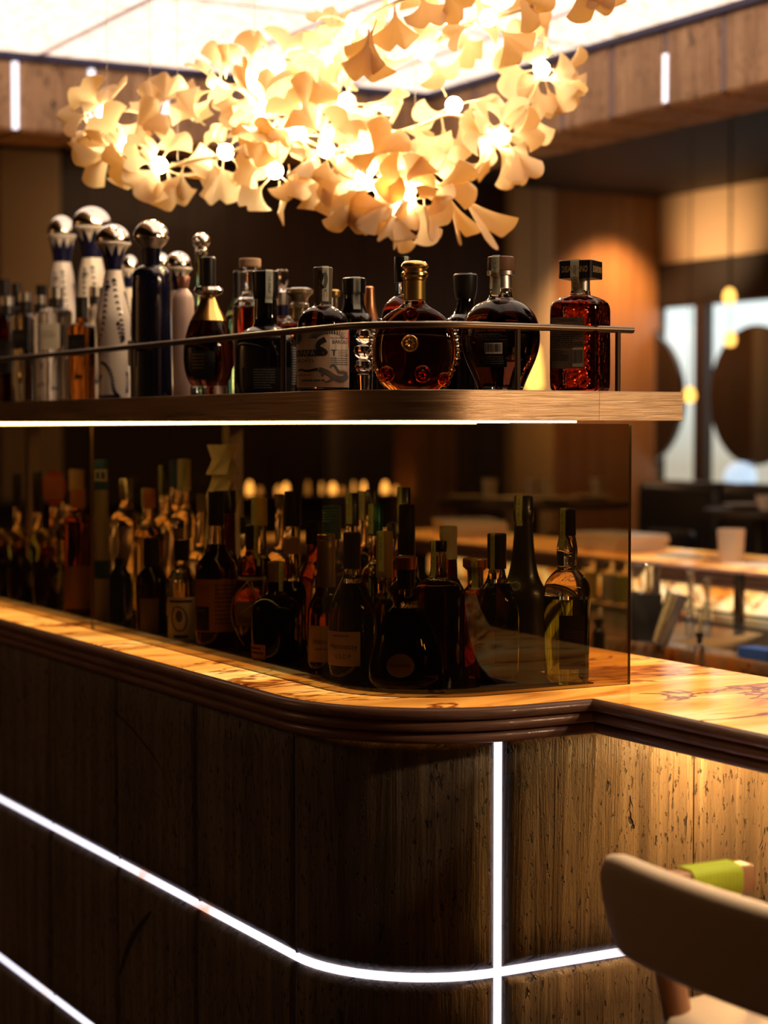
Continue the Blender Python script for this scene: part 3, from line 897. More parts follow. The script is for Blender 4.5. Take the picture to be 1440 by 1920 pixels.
g = G(); g.box((3.82, 3.2, .9505), (4.0, 5.6, .956)); trel(g, st).make('rubber_mat', BLACKP, st, smooth=False)
# far counter round the other sides of the bar
fc = thing('far_counter', 'far onyx counter with walnut edge across the bartender aisle', 'counter', (4.3, 5.0, 0))
Vp, Fp = prism([(4.07, 2.6), (4.60, 2.6), (4.60, 7.55), (1.3, 7.55), (1.3, 7.08), (4.07, 7.08)], 1.075, 1.10)
mesh('onyx_slab', rel(Vp, fc), Fp, ONYX2, fc, smooth=False)
Vs, Fs = sweep([(1.3, 7.08), (4.07, 7.08), (4.07, 2.6)], ribs(1.101))
mesh('edge_moulding', rel(Vs, fc), Fs, NOSE, fc, angle=50)
g = G(); g.box((4.11, 2.6, 0), (4.55, 7.5, 1.074)); g.box((1.35, 7.14, 0), (4.11, 7.5, 1.074)); trel(g, fc).make('carcass', DARK, fc, smooth=False)
backl = onyx_mat('backlit_onyx_panel', 1.7, (.5, .2, .1), ((1.0, .62, .22), (1.0, .84, .48)))
g = G(); g.box((4.095, 2.7, .957), (4.109, 6.9, 1.03)); trel(g, fc).make('backlit_panel', backl, fc, smooth=False)
# things on the station
def lth(name, label, cat, px, X, base, prof, m, group=None, n=20, D=None, **k):
    """prof: (half width px, y px) measured in the picture at that place; base: height it stands on"""
    p = onx(px, X) if D is None else at(px, D)
    D = dist(p)
    o = G().lathe([(max(w, .05)*D/FPX, (base if y == 'B' else zof(y, D)) - base) for w, y in prof], n, **k).make(name, m)
    o.location = (p.x, p.y, base); tag(o, label, cat, group)
    return o
p = onx(1210, 3.385); g = G(); g.bbox((-.045, -.045, 0), (.045, .045, .137), .004)
o = tag(g.make('bar_caddy', BLACKP, None, loc=(p.x, p.y, .95)), 'black square caddy standing at the sink edge', 'caddy')
o.rotation_euler = (0, 0, -R(29))
lth('mixing_glass', 'upturned etched mixing glass on the black caddy', 'glass', 1212, 3.385, 1.0875, [(22, 1056), (26, 1060), (28, 'B')], CLEAR)
p = onx(1226, 3.36)
g = G(); g.lathe([(.030, .150), (.0315, .148), (.024, .0)], 24)
o = tag(g.make('shaker_tin', STEEL, None), 'steel shaker tin leaning against the black caddy', 'shaker')
o.location = (p.x - .035, p.y - .075, .957); o.rotation_euler = Euler((0, R(20), -YAW))
def jigger(px, label, X, s=1):
    p = onx(px, X); t = thing('jigger', label, 'jigger', (p.x, p.y, .957), 'jiggers on the rubber mat')
    G().lathe([(.016*s, .145*s), (.0165*s, .143*s), (.006*s, .075*s)], 20).make('upper_cup', STEEL, t)
    G().lathe([(.006*s, .0745*s), (.020*s, .001), (.019*s, 0)], 20).make('lower_cup', STEEL, t)
jigger(1296, 'taller steel jigger standing on the black rubber mat', 3.89)
jigger(1328, 'shorter steel jigger beside the dark syrup bottle side of the mat', 3.86, .92)
CHERRY = M('cherry', (.55, .02, .01), .25, coat=.4)
for px, lab in ((1266, 'red cherry beside the shaker tin'), (1277, 'red cherry beside the taller jigger')):
    lth('cherry', lab, 'cherry', px, 3.86, .957, [(.5, 1145), (4.5, 1147), (6.5, 1152), (4.5, 1157), (1, 'B')], CHERRY, 'cherries on the mat')
t = lth('syrup_bottle', 'small dark bottle with amber base standing on the rubber mat', 'bottle', 1388, 3.9, .957, [(9, 1092), (10, 1098), (11, 1110), (11, 'B')], M('dark_syrup', (.03, .015, .008), .1, coat=1))
D = dist(onx(1388, 3.9)); G().lathe([(11*D/FPX, .152), (11*D/FPX, .122)], 16).make('cap', BLACKP, t)
def pourer(px, X, label, body_top, body, hw, tops):
    p = onx(px, X); D = dist(p); z0 = .85
    t = thing('pourer_bottle', label, 'bottle', (p.x, p.y, z0))
    zt = zof(body_top, D) - z0; r = hw*D/FPX
    G().lathe([(r*.62, zt), (r*.95, zt - .006), (r, zt - .03), (r, .0)], 24).make('body', body, t)
    zs = zof(tops, D) - z0
    G().lathe([(r*.75, zt + .028), (r*.8, zt + .016), (r*.5, zt + .012), (r*.5, zt + .0005)], 16).make('stopper', BLACKP, t)
    g = G(); g.tube([(0, 0, zt + .0285), (.002, 0, zs*.6 + zt*.4 + .01), (.008, .002, zs)], [.004, .0035, .003], 10); g.make('spout', STEEL, t)
pourer(1314, 3.15, 'clear bottle with black stopper and steel pourer in front of the sink', 1206, CLEAR, 10, 1148)
pourer(1124, 3.20, 'black bottle with thin pourer seen through the smoked glass edge', 1178, BLACKP, 12, 1142)
p = onx(1432, 3.38); g = G()
for k in range(3): g.bbox((-.035, -.06, .0095*k), (.035 - .003*k, .06, .0095*k + .009), .003)
o = tag(g.make('folded_cloth', BLUEC, None, loc=(p.x, p.y, .9502)), 'blue folded cloth on the station edge', 'cloth')
for px, lab, c in ((1108, 'clear jar with yellow garnish behind the smoked glass', (.55, .36, .08)), (1143, 'clear jar of pale sticks behind the smoked glass', (.5, .42, .3)), (1170, 'clear jar half full of olives behind the smoked glass edge', (.3, .3, .06))):
    o = lth('garnish_jar', lab, 'jar', px, 3.93, .957, [(14, 1052), (15, 1056), (15, 'B')], CLEAR, 'garnish jars')
    D = dist(onx(px, 3.93)); G().lathe([(13*D/FPX, .10), (13*D/FPX, .012)], 16).make('garnish', M('garnish_%d' % px, c, .5), o)
# things on the far counter
lth('tumbler', 'large frosted tumbler standing on the far counter', 'glass', 1372, 4.22, 1.10, [(26, 992), (26.5, 994), (22, 'B')], FROST)
def stack(label, px, X, L, W, hts, m, name='napkin_stack', cat='napkins', rz=0, y=None):
    p = onx(px, X) if y is None else at(px, y); g = G(); z = 0; rr = random.Random(px)
    for h in hts:
        dx, dy = rr.uniform(-.006, .006), rr.uniform(-.01, .01)
        g.bbox((-W/2+dx, -L/2+dy, z), (W/2+dx, L/2+dy, z+h*.96), min(.006, h*.3)); z += h
    o = tag(g.make(name, m, None, loc=(p.x, p.y, 1.1002)), label, cat); o.rotation_euler = (0, 0, rz)
stack('tall pile of folded cream napkins on the far counter behind the black foil bottle', 880, 4.34, .42, .26, [.014]*5, WHITEP, rz=-.4)
stack('pile of pale menus on the far counter behind the green liqueur bottle', 1150, 4.32, .36, .24, [.011]*6, WHITEP, 'menu_stack', 'menus')
stack('single folded paper napkin beside the frosted tumbler', 1272, 4.28, .12, .12, [.006, .006], M('paper_pale', (.62, .66, .60), .8), 'napkin', 'napkin')
stack('flat pale bar tray on the far counter next to the frosted tumbler', 1440, 4.22, .22, .18, [.012], WHITEP, 'bar_tray', 'tray')
# loose white thread lying on the onyx
g = G(); p0 = at(1190, 3.83); zz = TOP + .0015
c = [(p0.x + .012*math.cos(t)*1.3 + .004*t, p0.y + .012*math.sin(t), zz) for t in [k*.35 for k in range(22)]]
g.tube(c, .0012, 5); tag(g.make('thread', M('thread_white', (.8, .74, .65), .8)), 'curled white thread lying on the onyx beside the glass screen', 'thread')

# ================================================================== dining room behind
CLOTH = M('table_cloth', (.52, .38, .27), .8)
PLATE = M('plate', (.72, .58, .46), .35)
SOFA = M('black_leather', (.032, .024, .021), .35)
TW_ = M('dark_table', (.03, .017, .011), .4)
def dtable(label, p, r, z=1.213):
    t = thing('dining_table', label, 'table', (p.x, p.y, .47))
    G().lathe([(r, z - .47), (r, z - .50)], 36).make('table_top', TW_, t)
    G().lathe([(.03, z - .5005), (.03, .02)], 14).make('pedestal', TW_, t)
    G().lathe([(.2, .02), (.22, 0)], 24).make('base', TW_, t)
def onto(px, D, z, name, label, cat, prof, m, group):
    p = at(px, D, z); o = G().lathe(prof, 20).make(name, m); o.location = p; tag(o, label, cat, group)
PLP = [(.11, .022), (.10, .018), (.06, .004), (.05, 0)]
GLP = [(.036, .10), (.036, .098), (.030, 0)]
tp = at(1000, 9.3)
dtable('round dark dining table laid for guests behind the smoked glass', tp, .47)
for k, (px, D) in enumerate(((880, 9.25), (955, 9.05), (1040, 9.05), (1110, 9.3))):
    onto(px, D, 1.2135, 'dinner_plate', 'white plate on the table behind the smoked glass, %s' % ['above the white capped bottle', 'above the long necked bottle', 'between the two tall corked bottles', 'beyond the green liqueur bottle'][k], 'plate', PLP, PLATE, 'plates on the laid table')
for k, (px, D) in enumerate(((918, 9.4), (1000, 9.45), (1030, 9.2), (1120, 9.55))):
    onto(px, D, 1.2135, 'water_glass', 'small tumbler on the laid table, %s' % ['by the first plate', 'at the table centre', 'just beyond the third plate', 'by the last plate'][k], 'glass', GLP, FROST, 'tumblers on the laid table')
dtable('small dark side table by the black sofa', at(1425, 8.3), .24)
onto(1402, 8.3, 1.2135, 'dinner_plate', 'stacked white plate on the small side table by the sofa', 'plate', PLP, PLATE, 'plates on the side table')
onto(1436, 8.2, 1.2135, 'teacup', 'white cup on the small side table by the sofa', 'cup', [(.045, .06), (.044, .058), (.025, 0)], PLATE, 'plates on the side table')
sofa = thing('sofa', 'long black leather sofa under the bright windows', 'sofa', (6.7, 7.0, .47))
for k in range(5):
    y = 5.0 + k*.72
    g = G(); g.bbox((6.42, y + .01, .83), (6.64, y + .71, 1.275 - .47 + .47 - .0), .06, 4); trel(g, sofa).make('back_cushion', SOFA, sofa)
g = G(); g.bbox((5.9, 5.0, .62), (6.42, 8.6, .86), .05, 3); trel(g, sofa).make('seat', SOFA, sofa)
g = G(); g.bbox((5.9, 5.0, .471), (6.7, 8.6, .62), .02, 2); trel(g, sofa).make('base', SOFA, sofa)
def tub(label, px, D, r=.30):
    p = at(px, D); t = thing('tub_chair', label, 'chair', (p.x, p.y, .47))
    pts = [(r*math.cos(R(a)), r*math.sin(R(a))) for a in range(150, 391, 12)]
    V, F = sweep(pts, [(0, .25), (0, .60), (.02, .63), (.05, .60), (.05, .25)])
    g = G(); g.add(V, F); g.make('backrest', SOFA, t, angle=60)
    G().lathe([(r*.9, .42), (r*.95, .40), (r*.95, .25)], 28).make('seat', SOFA, t)
    for a in (45, 135, 225, 315):
        g = G(); g.tube([(.2*math.cos(R(a)), .2*math.sin(R(a)), 0), (.17*math.cos(R(a)), .17*math.sin(R(a)), .2505)], .014, 8); g.make('leg', TW_, t)
tub('black leather tub chair beyond the mixing glass', 1165, 8.6)
# pendant lamp, and reflections built as glowing drops
YG = M('lamp_yellow', (1.0, .55, .10), emit=2.2)
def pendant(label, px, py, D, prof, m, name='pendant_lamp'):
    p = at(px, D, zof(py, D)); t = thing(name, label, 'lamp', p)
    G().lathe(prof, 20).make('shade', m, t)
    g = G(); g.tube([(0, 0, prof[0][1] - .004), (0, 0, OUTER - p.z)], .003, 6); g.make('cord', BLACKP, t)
pendant('tall glowing yellow pendant lamp seen beside the red square bottle', 1000, 690, 10.0, [(.012, .13), (.03, .11), (.045, 0), (.05, -.10), (.02, -.12)], YG)
BG = M('reflection_amber', (1.0, .52, .10), emit=2.5)  # added glow in place of amber reflections; the bulb shape and cords are invented
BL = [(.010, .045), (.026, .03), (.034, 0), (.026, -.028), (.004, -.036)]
pendant('amber reflection glow high in front of the window top', 1365, 557, 9.6, BL, BG, 'reflection_glow')
pendant('amber reflection glow against the whole dark disc', 1367, 637, 10.2, BL, BG, 'reflection_glow')
pendant('amber reflection glow just past the shelf end', 1292, 742, 10.0, BL, BG, 'reflection_glow')
# candles along a ledge at the back
ledge = thing('candle_ledge', 'long dark ledge carrying the candles far behind the bar', 'ledge', (3.6, 9.3, 0))
g = G(); A = (2.7, 9.16); g.bbox((2.7, 9.16, 1.17), (5.3, 9.46, 1.20), .004); trel(g, ledge).make('ledge_top', TW_, ledge)
g = G(); g.box((2.75, 9.30, 0), (5.25, 9.44, 1.169)); trel(g, ledge).make('ledge_base', DARK, ledge, smooth=False)
CAN = [M('candle_glow_%d' % k, (1.0, .52, .15), emit=e) for k, e in enumerate((.6, 2.4, 5.5))]
CW = ['in the first place past the white folded bottle', 'dim and second in the row', 'in a pair over the yellow capped bottle', 'brighter of the pair over the yellow capped bottle', 'tall and dim over the black foil neck',
      'slim beside the curved glass streaks', 'round and bright over the wide black cap', 'dim over the teal capped bottle', 'slim over the black capped pair', 'small over the second teal cap', 'widest and bright near the tall black foil bottle', 'dim at the end of the row']
for k, (px, hw, hh, e) in enumerate(((468, 7, 15, 2), (488, 5, 9, 0), (522, 6, 11, 1), (536, 6, 12, 2), (577, 5, 16, 0), (603, 3, 13, 1), (624, 7, 12, 2), (642, 5, 9, 0), (663, 3, 15, 1), (682, 4, 14, 2), (722, 7, 15, 2), (742, 5, 10, 1))):
    D = 9.32 / (DY + (px-720)/FPX*RY)
    p = at(px, D, 1.2003); t = thing('candle_holder', 'glowing candle glass on the far ledge, ' + CW[k], 'candle', p, 'candles on the far ledge')
    zc = zof(917 + (4 if hh < 12 else 0), D) - p.z; r = hw*D/FPX
    G().lathe([(r*.3, zc + hh*D/FPX), (r*.8, zc + hh*.6*D/FPX), (r, zc), (r*.9, zc - hh*.7*D/FPX), (r*.6, max(.004, zc - hh*D/FPX))], 16).make('candle', CAN[e], t)
    G().lathe([(r*.75, max(.0035, zc - hh*D/FPX - .0005)), (r*.9, 0)], 16).make('foot', BLACKP, t)
# ================================================================== bottles
def liquid(name, col, rough=.02):
    return M(name, col, rough, trans=1, ior=1.36)
LQ = dict(
    clear=liquid('liquid_clear', (.93, .92, .88)), amber=liquid('liquid_amber', (.62, .20, .028)), gold=liquid('liquid_gold', (.80, .46, .12)),
    red=liquid('liquid_red', (.34, .030, .008)), brown=liquid('liquid_brown', (.17, .035, .008)), dark=liquid('liquid_dark', (.05, .012, .005)), green=liquid('liquid_green', (.22, .26, .03)),
    pale=liquid('liquid_pale', (.75, .62, .36)))
GL = M('bottle_glass', (.95, .94, .90), .01, trans=1, ior=1.47)
GLG = M('bottle_glass_green', (.25, .40, .22), .02, trans=1, ior=1.47)
BLK = M('black_glass', (.006, .005, .005), .06, coat=.6)
BLKM = M('black_foil', (.012, .010, .010), .32, coat=.2)
BLUEB = M('indigo_glass', (.004, .004, .015), .12, coat=.8)
NAVY = M('navy_paint', (.004, .004, .034), .3)
CER = M('white_ceramic', (.86, .75, .67), .22, coat=.5)
PINK = M('pink_ceramic', (.70, .50, .43), .35)
SIL = M('silver', (.78, .74, .70), .09, 1)
SILM = M('silver_satin', (.66, .62, .58), .3, 1)
GOLD = M('gold_metal', (.80, .52, .16), .22, 1)
GOLDD = M('gold_dark', (.42, .28, .08), .35, .9)
GOLDT = M('gold_ink', (.58, .40, .16), .5)
COPPER = M('copper_foil', (.62, .27, .13), .32, .9)
CORK = M('cork', (.55, .34, .20), .8)
WOODC = M('wood_cap', (.20, .10, .06), .5)
TEAL = M('teal_foil', (.012, .10, .10), .3, .5)
YEL = M('yellow_cap', (.75, .50, .03), .4)
ORG = M('orange_cap', (.60, .20, .03), .45)
REDP = M('red_paper', (.55, .06, .03), .6)
BLUEP = M('blue_paper', (.02, .09, .25), .5)
PAPER = M('cream_paper', (.62, .43, .29), .75)
PAPERW = M('white_paper', (.66, .58, .48), .7)
PAPERD = M('brown_label', (.19, .130, .092), .6)
PAPERO = M('orange_label', (.36, .15, .05), .65)
LBLK = M('black_label', (.012, .010, .009), .5)
INK = M('ink', (.02, .018, .016), .7)
INKG = M('ink_grey', (.13, .11, .095), .7)
INKW = M('ink_pale', (.42, .38, .33), .7)
INKR = M('ink_red', (.45, .05, .03), .7)
STRIP = M('tax_strip', (.56, .60, .48), .7)
STRIPG = M('tax_strip_green', (.52, .60, .30), .7)
FIBRE = M('raffia', (.50, .36, .18), .8)
def hammered():
    m = liquid('hammered_red_glass', (.25, .022, .007))
    N, L = m.node_tree.nodes, m.node_tree.links
    v = N.new('ShaderNodeTexVoronoi'); v.inputs['Scale'].default_value = 95
    tc = N.new('ShaderNodeTexCoord'); L.new(tc.outputs['Object'], v.inputs['Vector'])
    bump(N, L, v.outputs['Distance'], .6, .0016, N['Principled BSDF'])
    return m
HAM = hammered()
DARKLQ = LQ['dark']

class Bottle:
    def __init__(s, label, cx, D, base, segs, name='liquor_bottle', group=None, sup=2.0, ratio=1.0, yaw=0.0, n=32, cat='bottle'):
        s.cx, s.D, s.base, s.sup, s.ratio, s.yaw = cx, D, base, sup, ratio, R(yaw)
        p = at(cx, D, base)
        s.t = thing(name, label, cat, p, group)
        s.prof = []; s.parts = []
        for seg in segs:
            pn, m, pts = seg[:3]; fl = seg[3] if len(seg) > 3 else ''; sp = seg[4] if len(seg) > 4 else s.sup
            P = [(max(w, .05)*D/FPX, s.z(y)) for y, w in pts]
            if 's' in fl: P = chaikin(P, 2)
            # tiny gap so that two parts never share a face
            if s.prof and abs(P[0][1] - s.prof[-1][1]) < .0003: P[0] = (P[0][0], P[0][1] - .0003)
            s.prof += P
            o = G().lathe(P, n, sp, ratio if 'f' not in fl else 1.0, s.yaw).make(pn, m, s.t, angle=50 if 's' in fl else 35)
            s.parts.append(o)
    def z(s, y): return 0.0 if y == 'B' else zof(y, s.D) - s.base
    def px(s, w): return w*s.D/FPX
    def rad(s, z):
        P = s.prof
        for (r1, z1), (r2, z2) in zip(P, P[1:]):
            if z1 >= z >= z2 and z1 - z2 > 1e-6:
                return r1 + (r2-r1)*(z1-z)/(z1-z2)
        return P[-1][0]
    def pt(s, phi, z, off=.0006):
        """phi in degrees, or for square bottles the tangent of the bearing on the facing side"""
        a = R(phi) if s.sup == 2.0 else s.yaw + math.atan(phi)
        x, y = shape(a, s.rad(z) + off, s.sup, s.ratio, s.yaw)
        return (x, y, z)
    def patch(s, g, a0, a1, y0, y1, off=.0006, nx=10, ny=6):
        z0, z1 = s.z(y0), s.z(y1)
        V = [s.pt(a0+(a1-a0)*i/nx, z0+(z1-z0)*j/ny, off) for j in range(ny+1) for i in range(nx+1)]
        g.add(V, [(j*(nx+1)+i, j*(nx+1)+i+1, (j+1)*(nx+1)+i+1, (j+1)*(nx+1)+i) for j in range(ny) for i in range(nx)])
        return g
    def label(s, m, a0, a1, y0, y1, name='label', off=.0007, parent=None):
        s.L = (a0, a1, y0, y1)
        s.lab = s.patch(G(), a0, a1, y0, y1, off).make(name, m, parent or s.t)
        return s
    def uv(s, u, v, off):
        a0, a1, y0, y1 = s.L
        return s.pt(a0+(a1-a0)*u, s.z(y0 + (y1-y0)*v), off)
    def text(s, txt, m, u, v, w, h=None, name='lettering', rot=0, off=.0013):
        """letters centred at u,v (0..1 over the last label), w = width fraction"""
        V, F, tw, th = text_geo(txt)
        a0, a1, y0, y1 = s.L
        k = w/tw
        if h is None: kv = k * s._aspect()
        else: kv = h/th
        Q = [s.uv(u + x*k, v - y*kv, off) for x, y in V] if not rot else [s.uv(u + y*k*th/th*1.0, v + x*kv, off) for x, y in V]
        mesh(name, Q, F, m, s.lab, smooth=False)
        return s
    def _aspect(s):
        a0, a1, y0, y1 = s.L
        p = Vector(s.uv(0, .5, 0)); q_ = Vector(s.uv(1, .5, 0)); hgt = abs(s.z(y0)-s.z(y1))
        r_ = s.rad((s.z(y0)+s.z(y1))/2)
        wd = R(abs(a1-a0))*r_ if s.sup == 2.0 else (q_-p).length
        return wd/hgt
    def bars(s, m, rects, name='lettering', off=.0012):
        g = G()
        for u0, u1, v0, v1 in rects:
            nx = max(1, int(abs(u1-u0)*10))
            V = [s.uv(u0+(u1-u0)*i/nx, v, off) for v in (v0, v1) for i in range(nx+1)]
            g.add(V, [(i, i+1, nx+2+i, nx+1+i) for i in range(nx)])
        mesh(name, g.V, g.F, m, s.lab, smooth=False)
        return s
    def lines(s, m, u0, u1, v0, v1, n, seed=1, gap=.45, name='small_print'):
        rr = random.Random(seed); out = []
        dv = (v1-v0)/n
        for k in range(n):
            u = u0; end = u1 - (rr.random()*.3*(u1-u0) if rr.random() < .35 else 0)
            while u < end:
                w = rr.uniform(.03, .10)*(u1-u0)/.8
                out.append((u, min(u+w, end), v0+k*dv, v0+k*dv+dv*gap)); u += w + .018*(u1-u0)/.8
        return s.bars(m, out, name)
    def barcode(s, u0, u1, v0, v1, seed=3):
        s.bars(PAPERW, [(u0, u1, v0, v1)], 'barcode_ground', .0011)
        rr = random.Random(seed); out = []; u = u0 + .05*(u1-u0)
        while u < u1 - .06*(u1-u0):
            w = rr.choice((.012, .02, .032))*(u1-u0)*1.6; out.append((u, min(u+w, u1), v0+.1*(v1-v0), v0+.82*(v1-v0))); u += w + rr.choice((.015, .025))*(u1-u0)*1.6
        return s.bars(INK, out, 'barcode', .0015)
    def poly(s, m, pts, name='print', off=.0012):
        """filled outline in label coordinates"""
        V = [s.uv(u, v, off) for u, v in pts]
        cu_ = (sum(p[0] for p in pts)/len(pts), sum(p[1] for p in pts)/len(pts))
        V.append(s.uv(*cu_, off)); n = len(pts)
        mesh(name, V, [(i, (i+1) % n, n) for i in range(n)], m, s.lab, smooth=False)
        return s
    def ribbon(s, m, pts, w0, w1, name='print', off=.0013):
        P = smooth_path([(a, b, 0) for a, b in pts], 2); asp = s._aspect(); V = []
        for i, p in enumerate(P):
            t = (P[min(i+1, len(P)-1)]-P[max(i-1, 0)]); t = Vector((t.x*asp, t.y, 0)).normalized()
            w = w0 + (w1-w0)*i/(len(P)-1)
            for k in (-1, 1): V.append(s.uv(p.x - t.y*w*k/asp, p.y + t.x*w*k, off))
        mesh(name, V, [(2*i, 2*i+1, 2*i+3, 2*i+2) for i in range(len(P)-1)], m, s.lab, smooth=False)
        return s
    def oval(s, m, name):
        V = [s.uv(.5, .5, .0007)]; n = 32
        for k in range(1, 7):
            V += [s.uv(.5 + .5*k/6*math.cos(2*math.pi*j/n), .5 + .5*k/6*math.sin(2*math.pi*j/n), .0007) for j in range(n)]
        F = [(0, 1+j, 1+(j+1) % n) for j in range(n)] + [(1+k*n+j, 1+(k+1)*n+j, 1+(k+1)*n+(j+1) % n, 1+k*n+(j+1) % n) for k in range(5) for j in range(n)]
        s.lab = mesh(name, V, F, m, s.t)
        return s
    def strip(s, phi, w, ybot, m=None, over=True, y0=None):
        """paper duty strip running over the cap and down the neck"""
        m = m or STRIP
        zt = s.prof[0][1]; zb = s.z(ybot); W = s.px(w)/2
        P = [(.002, zt)] if over else []
        last = None
        steps = 26
        zs = [zt - (zt-zb)*i/steps for i in range(steps+1)]
        ur = Vector(shape(R(phi), 1.0)); ut = Vector(shape(R(phi+90), 1.0))
        for z in zs:
            r = s.rad(z - 1e-5 if z == zt else z)
            if last is not None and r < last - .0015: r = last - .0015
            last = r; P.append((r, z))
        V = []
        for i, (r, z) in enumerate(P):
            for j in range(5):
                t = -W + 2*W*j/4
                if s.sup != 2.0 and r > .02: d = 0
                else: d = r - math.sqrt(max(r*r - t*t, 0)) if r > W else 0
                p = ur*(r + .0007 - d) + ut*t
                V.append((p.x, p.y, z + (.0009 if i < 2 and over else 0)))
        F = [(i*5+j, i*5+j+1, (i+1)*5+j+1, (i+1)*5+j) for i in range(len(P)-1) for j in range(4)]
        o = mesh('duty_strip', V, F, m, s.t)
        # small print on the strip
        rr = random.Random(int(phi*7+w)); g = G(); k0 = 4 if over else 2
        for i in range(k0, len(P)-8):
            if rr.random() < .75:
                (r, z), (r2_, z2_) = P[i], P[i+1]
                for t0, t1 in ((-.25*W, -.05*W), (.15*W, .30*W)):
                    if rr.random() < .8:
                        q1 = [ur*(rq + .0012) + ut*t for rq, t in ((r, t0), (r, t1), (r2_, t1), (r2_, t0))]
                        g.add([(q1[0].x, q1[0].y, z), (q1[1].x, q1[1].y, z), (q1[2].x, q1[2].y, z2_+.0004), (q1[3].x, q1[3].y, z2_+.0004)], [(0, 1, 2, 3)])
        if g.F: mesh('small_print', g.V, g.F, INKG, o, smooth=False)
        return s
SH = SZ1 + .0006     # bottles stand on the shelf board / band top
SHELF_Z = SZ1
B_ = Bottle
UP = 'bottles on the bronze shelf'

# ---- front of the upper shelf, from the shelf's open end round the corner
b = B_('square hammered glass bottle of red liqueur with broad black cap', 1087, 3.50, SHELF_Z, [
    ('cap', BLKM, [(490, 32.0), (491, 33), (522, 33.2), (523.5, 32.4)], '', 14),
    ('collar', SILM, [(523.5, 17.5), (545, 17.5)], 'f', 2.0),
    ('neck', GL, [(545.3, 18), (551, 18.5), (554, 19.5)], 'f', 2.0),
    ('glass_body', HAM, [(554.3, 20), (558, 30), (564, 41), (571, 46), (580, 47.6), (600, 48), (700, 48), (726, 47.5), (731, 46), ('B', 42)], 's')],
    sup=7, yaw=-25, n=64)
b.label(LBLK, -.92, .92, 493, 521, 'cap_front', .0005).text('DISARONNO', GOLDT, .5, .5, .80, .42)
b.L = (1.08, 3.6, 493, 521)
o = b.lab
a_side = []
def side_text(b, txt, m, y0, y1, frac, name='lettering', parent=None):
    """letters on the square bottle's right-hand face"""
    V, F, tw, th = text_geo(txt); zc = (b.z(y0)+b.z(y1))/2; r = b.rad(zc); hh = abs(b.z(y0)-b.z(y1))
    yw = b.yaw + R(90); k = frac*2*r/tw; kv = hh/th
    Q = []
    for x, y in V:
        a = yw + math.atan2(x*k, r); sx, sy_ = shape(a, r + .0012, b.sup, 1, b.yaw)
        Q.append((sx, sy_, zc + y*kv))
    mesh(name, Q, F, m, parent or b.parts[0], smooth=False)
side_text(b, 'DISARONNO', GOLDT, 501, 513, .78)
b.label(PAPERD, -.86, .50, 597, 692).text('DISARONNO', INK, .52, .055, .55, .055)
b.lines(INK, .04, .96, .24, .62, 9, 5).lines(INK, .04, .55, .64, .86, 7, 8).barcode(.66, .98, .60, .97)
b.strip(-25, 17, 552)

b = B_('wide black flask bottle with clear neck and brown wooden stopper', 938, 3.47, SHELF_Z, [
    ('stopper', WOODC, [(481, 22), (483, 25), (506, 25), (508, 24)], ''),
    ('stopper_collar', SILM, [(508.3, 26), (516, 26), (517, 20)], ''),
    ('neck_band', SILM, [(517.3, 20), (541, 21)], ''),
    ('neck', GL, [(541.3, 20.5), (550, 21), (558, 23), (563, 27)], 's'),
    ('glass_body', LQ['dark'], [(563.3, 28), (569, 43), (580, 57), (597, 68), (620, 74), (645, 74), (670, 68), (695, 57), (715, 48), (726, 44)], 's'),
    ('base', GL, [(726.4, 43.5), (731, 42), ('B', 40)], '')], ratio=.85)
b.label(BLK, -52, 8, 618, 690, 'back_label', .0003).text('GRAN RESERVA', INKR, .55, .06, .75, .05).lines(INKG, .25, .95, .15, .34, 4, 3).barcode(.42, .86, .38, .66, 5).lines(INKG, .3, .9, .72, .95, 4, 4)
b.strip(-28, 17, 553)

# flat round decanter with crystal beads down both edges
b = B_('round amber cognac decanter with gold stopper and crystal beaded edges', 777, 3.40, SHELF_Z, [
    ('stopper', GOLD, [(489, 10), (491, 20), (496, 25), (501, 26), (505, 22), (509, 22), (512, 25), (517, 25.5), (521, 22), (525, 22)], 'f'),
    ('neck_collar', GOLDD, [(525.3, 19.5), (527, 20.5), (562, 20.5), (564, 19)], 'f'),
    ('neck', GL, [(564.3, 20), (570, 22), (574, 27), (578, 33)], 's'),
    ('glass_body', LQ['amber'], [(578.3, 34), (584, 44), (594, 57), (610, 69), (630, 76.5), (652, 79), (675, 78), (692, 75.5), (707, 71), (719, 64), (728, 55), ('B', 50)], 's')],
    name='cognac_decanter', ratio=.36, n=48, cat='decanter')
dec = b
rel_z = b.z
for side in (-1, 1):
    g = G()
    for k in range(11):
        an = R(-38 + k*8.4); r = b.px(79)
        cz = b.z(652); x = side*r*math.cos(an)*1.02; z = cz - r*math.sin(an)*1.01
        d = Vector((RX*side*math.cos(an), RY*side*math.cos(an), -math.sin(an)))
        c = Vector((RX*x, RY*x, z))
        g.tube([c - d*.003, c + d*.001, c + d*.004, c + d*.0075], [.0045, .0052, .0036, .0008], 8)
    g.make('beaded_edge', GL, b.t, angle=25)
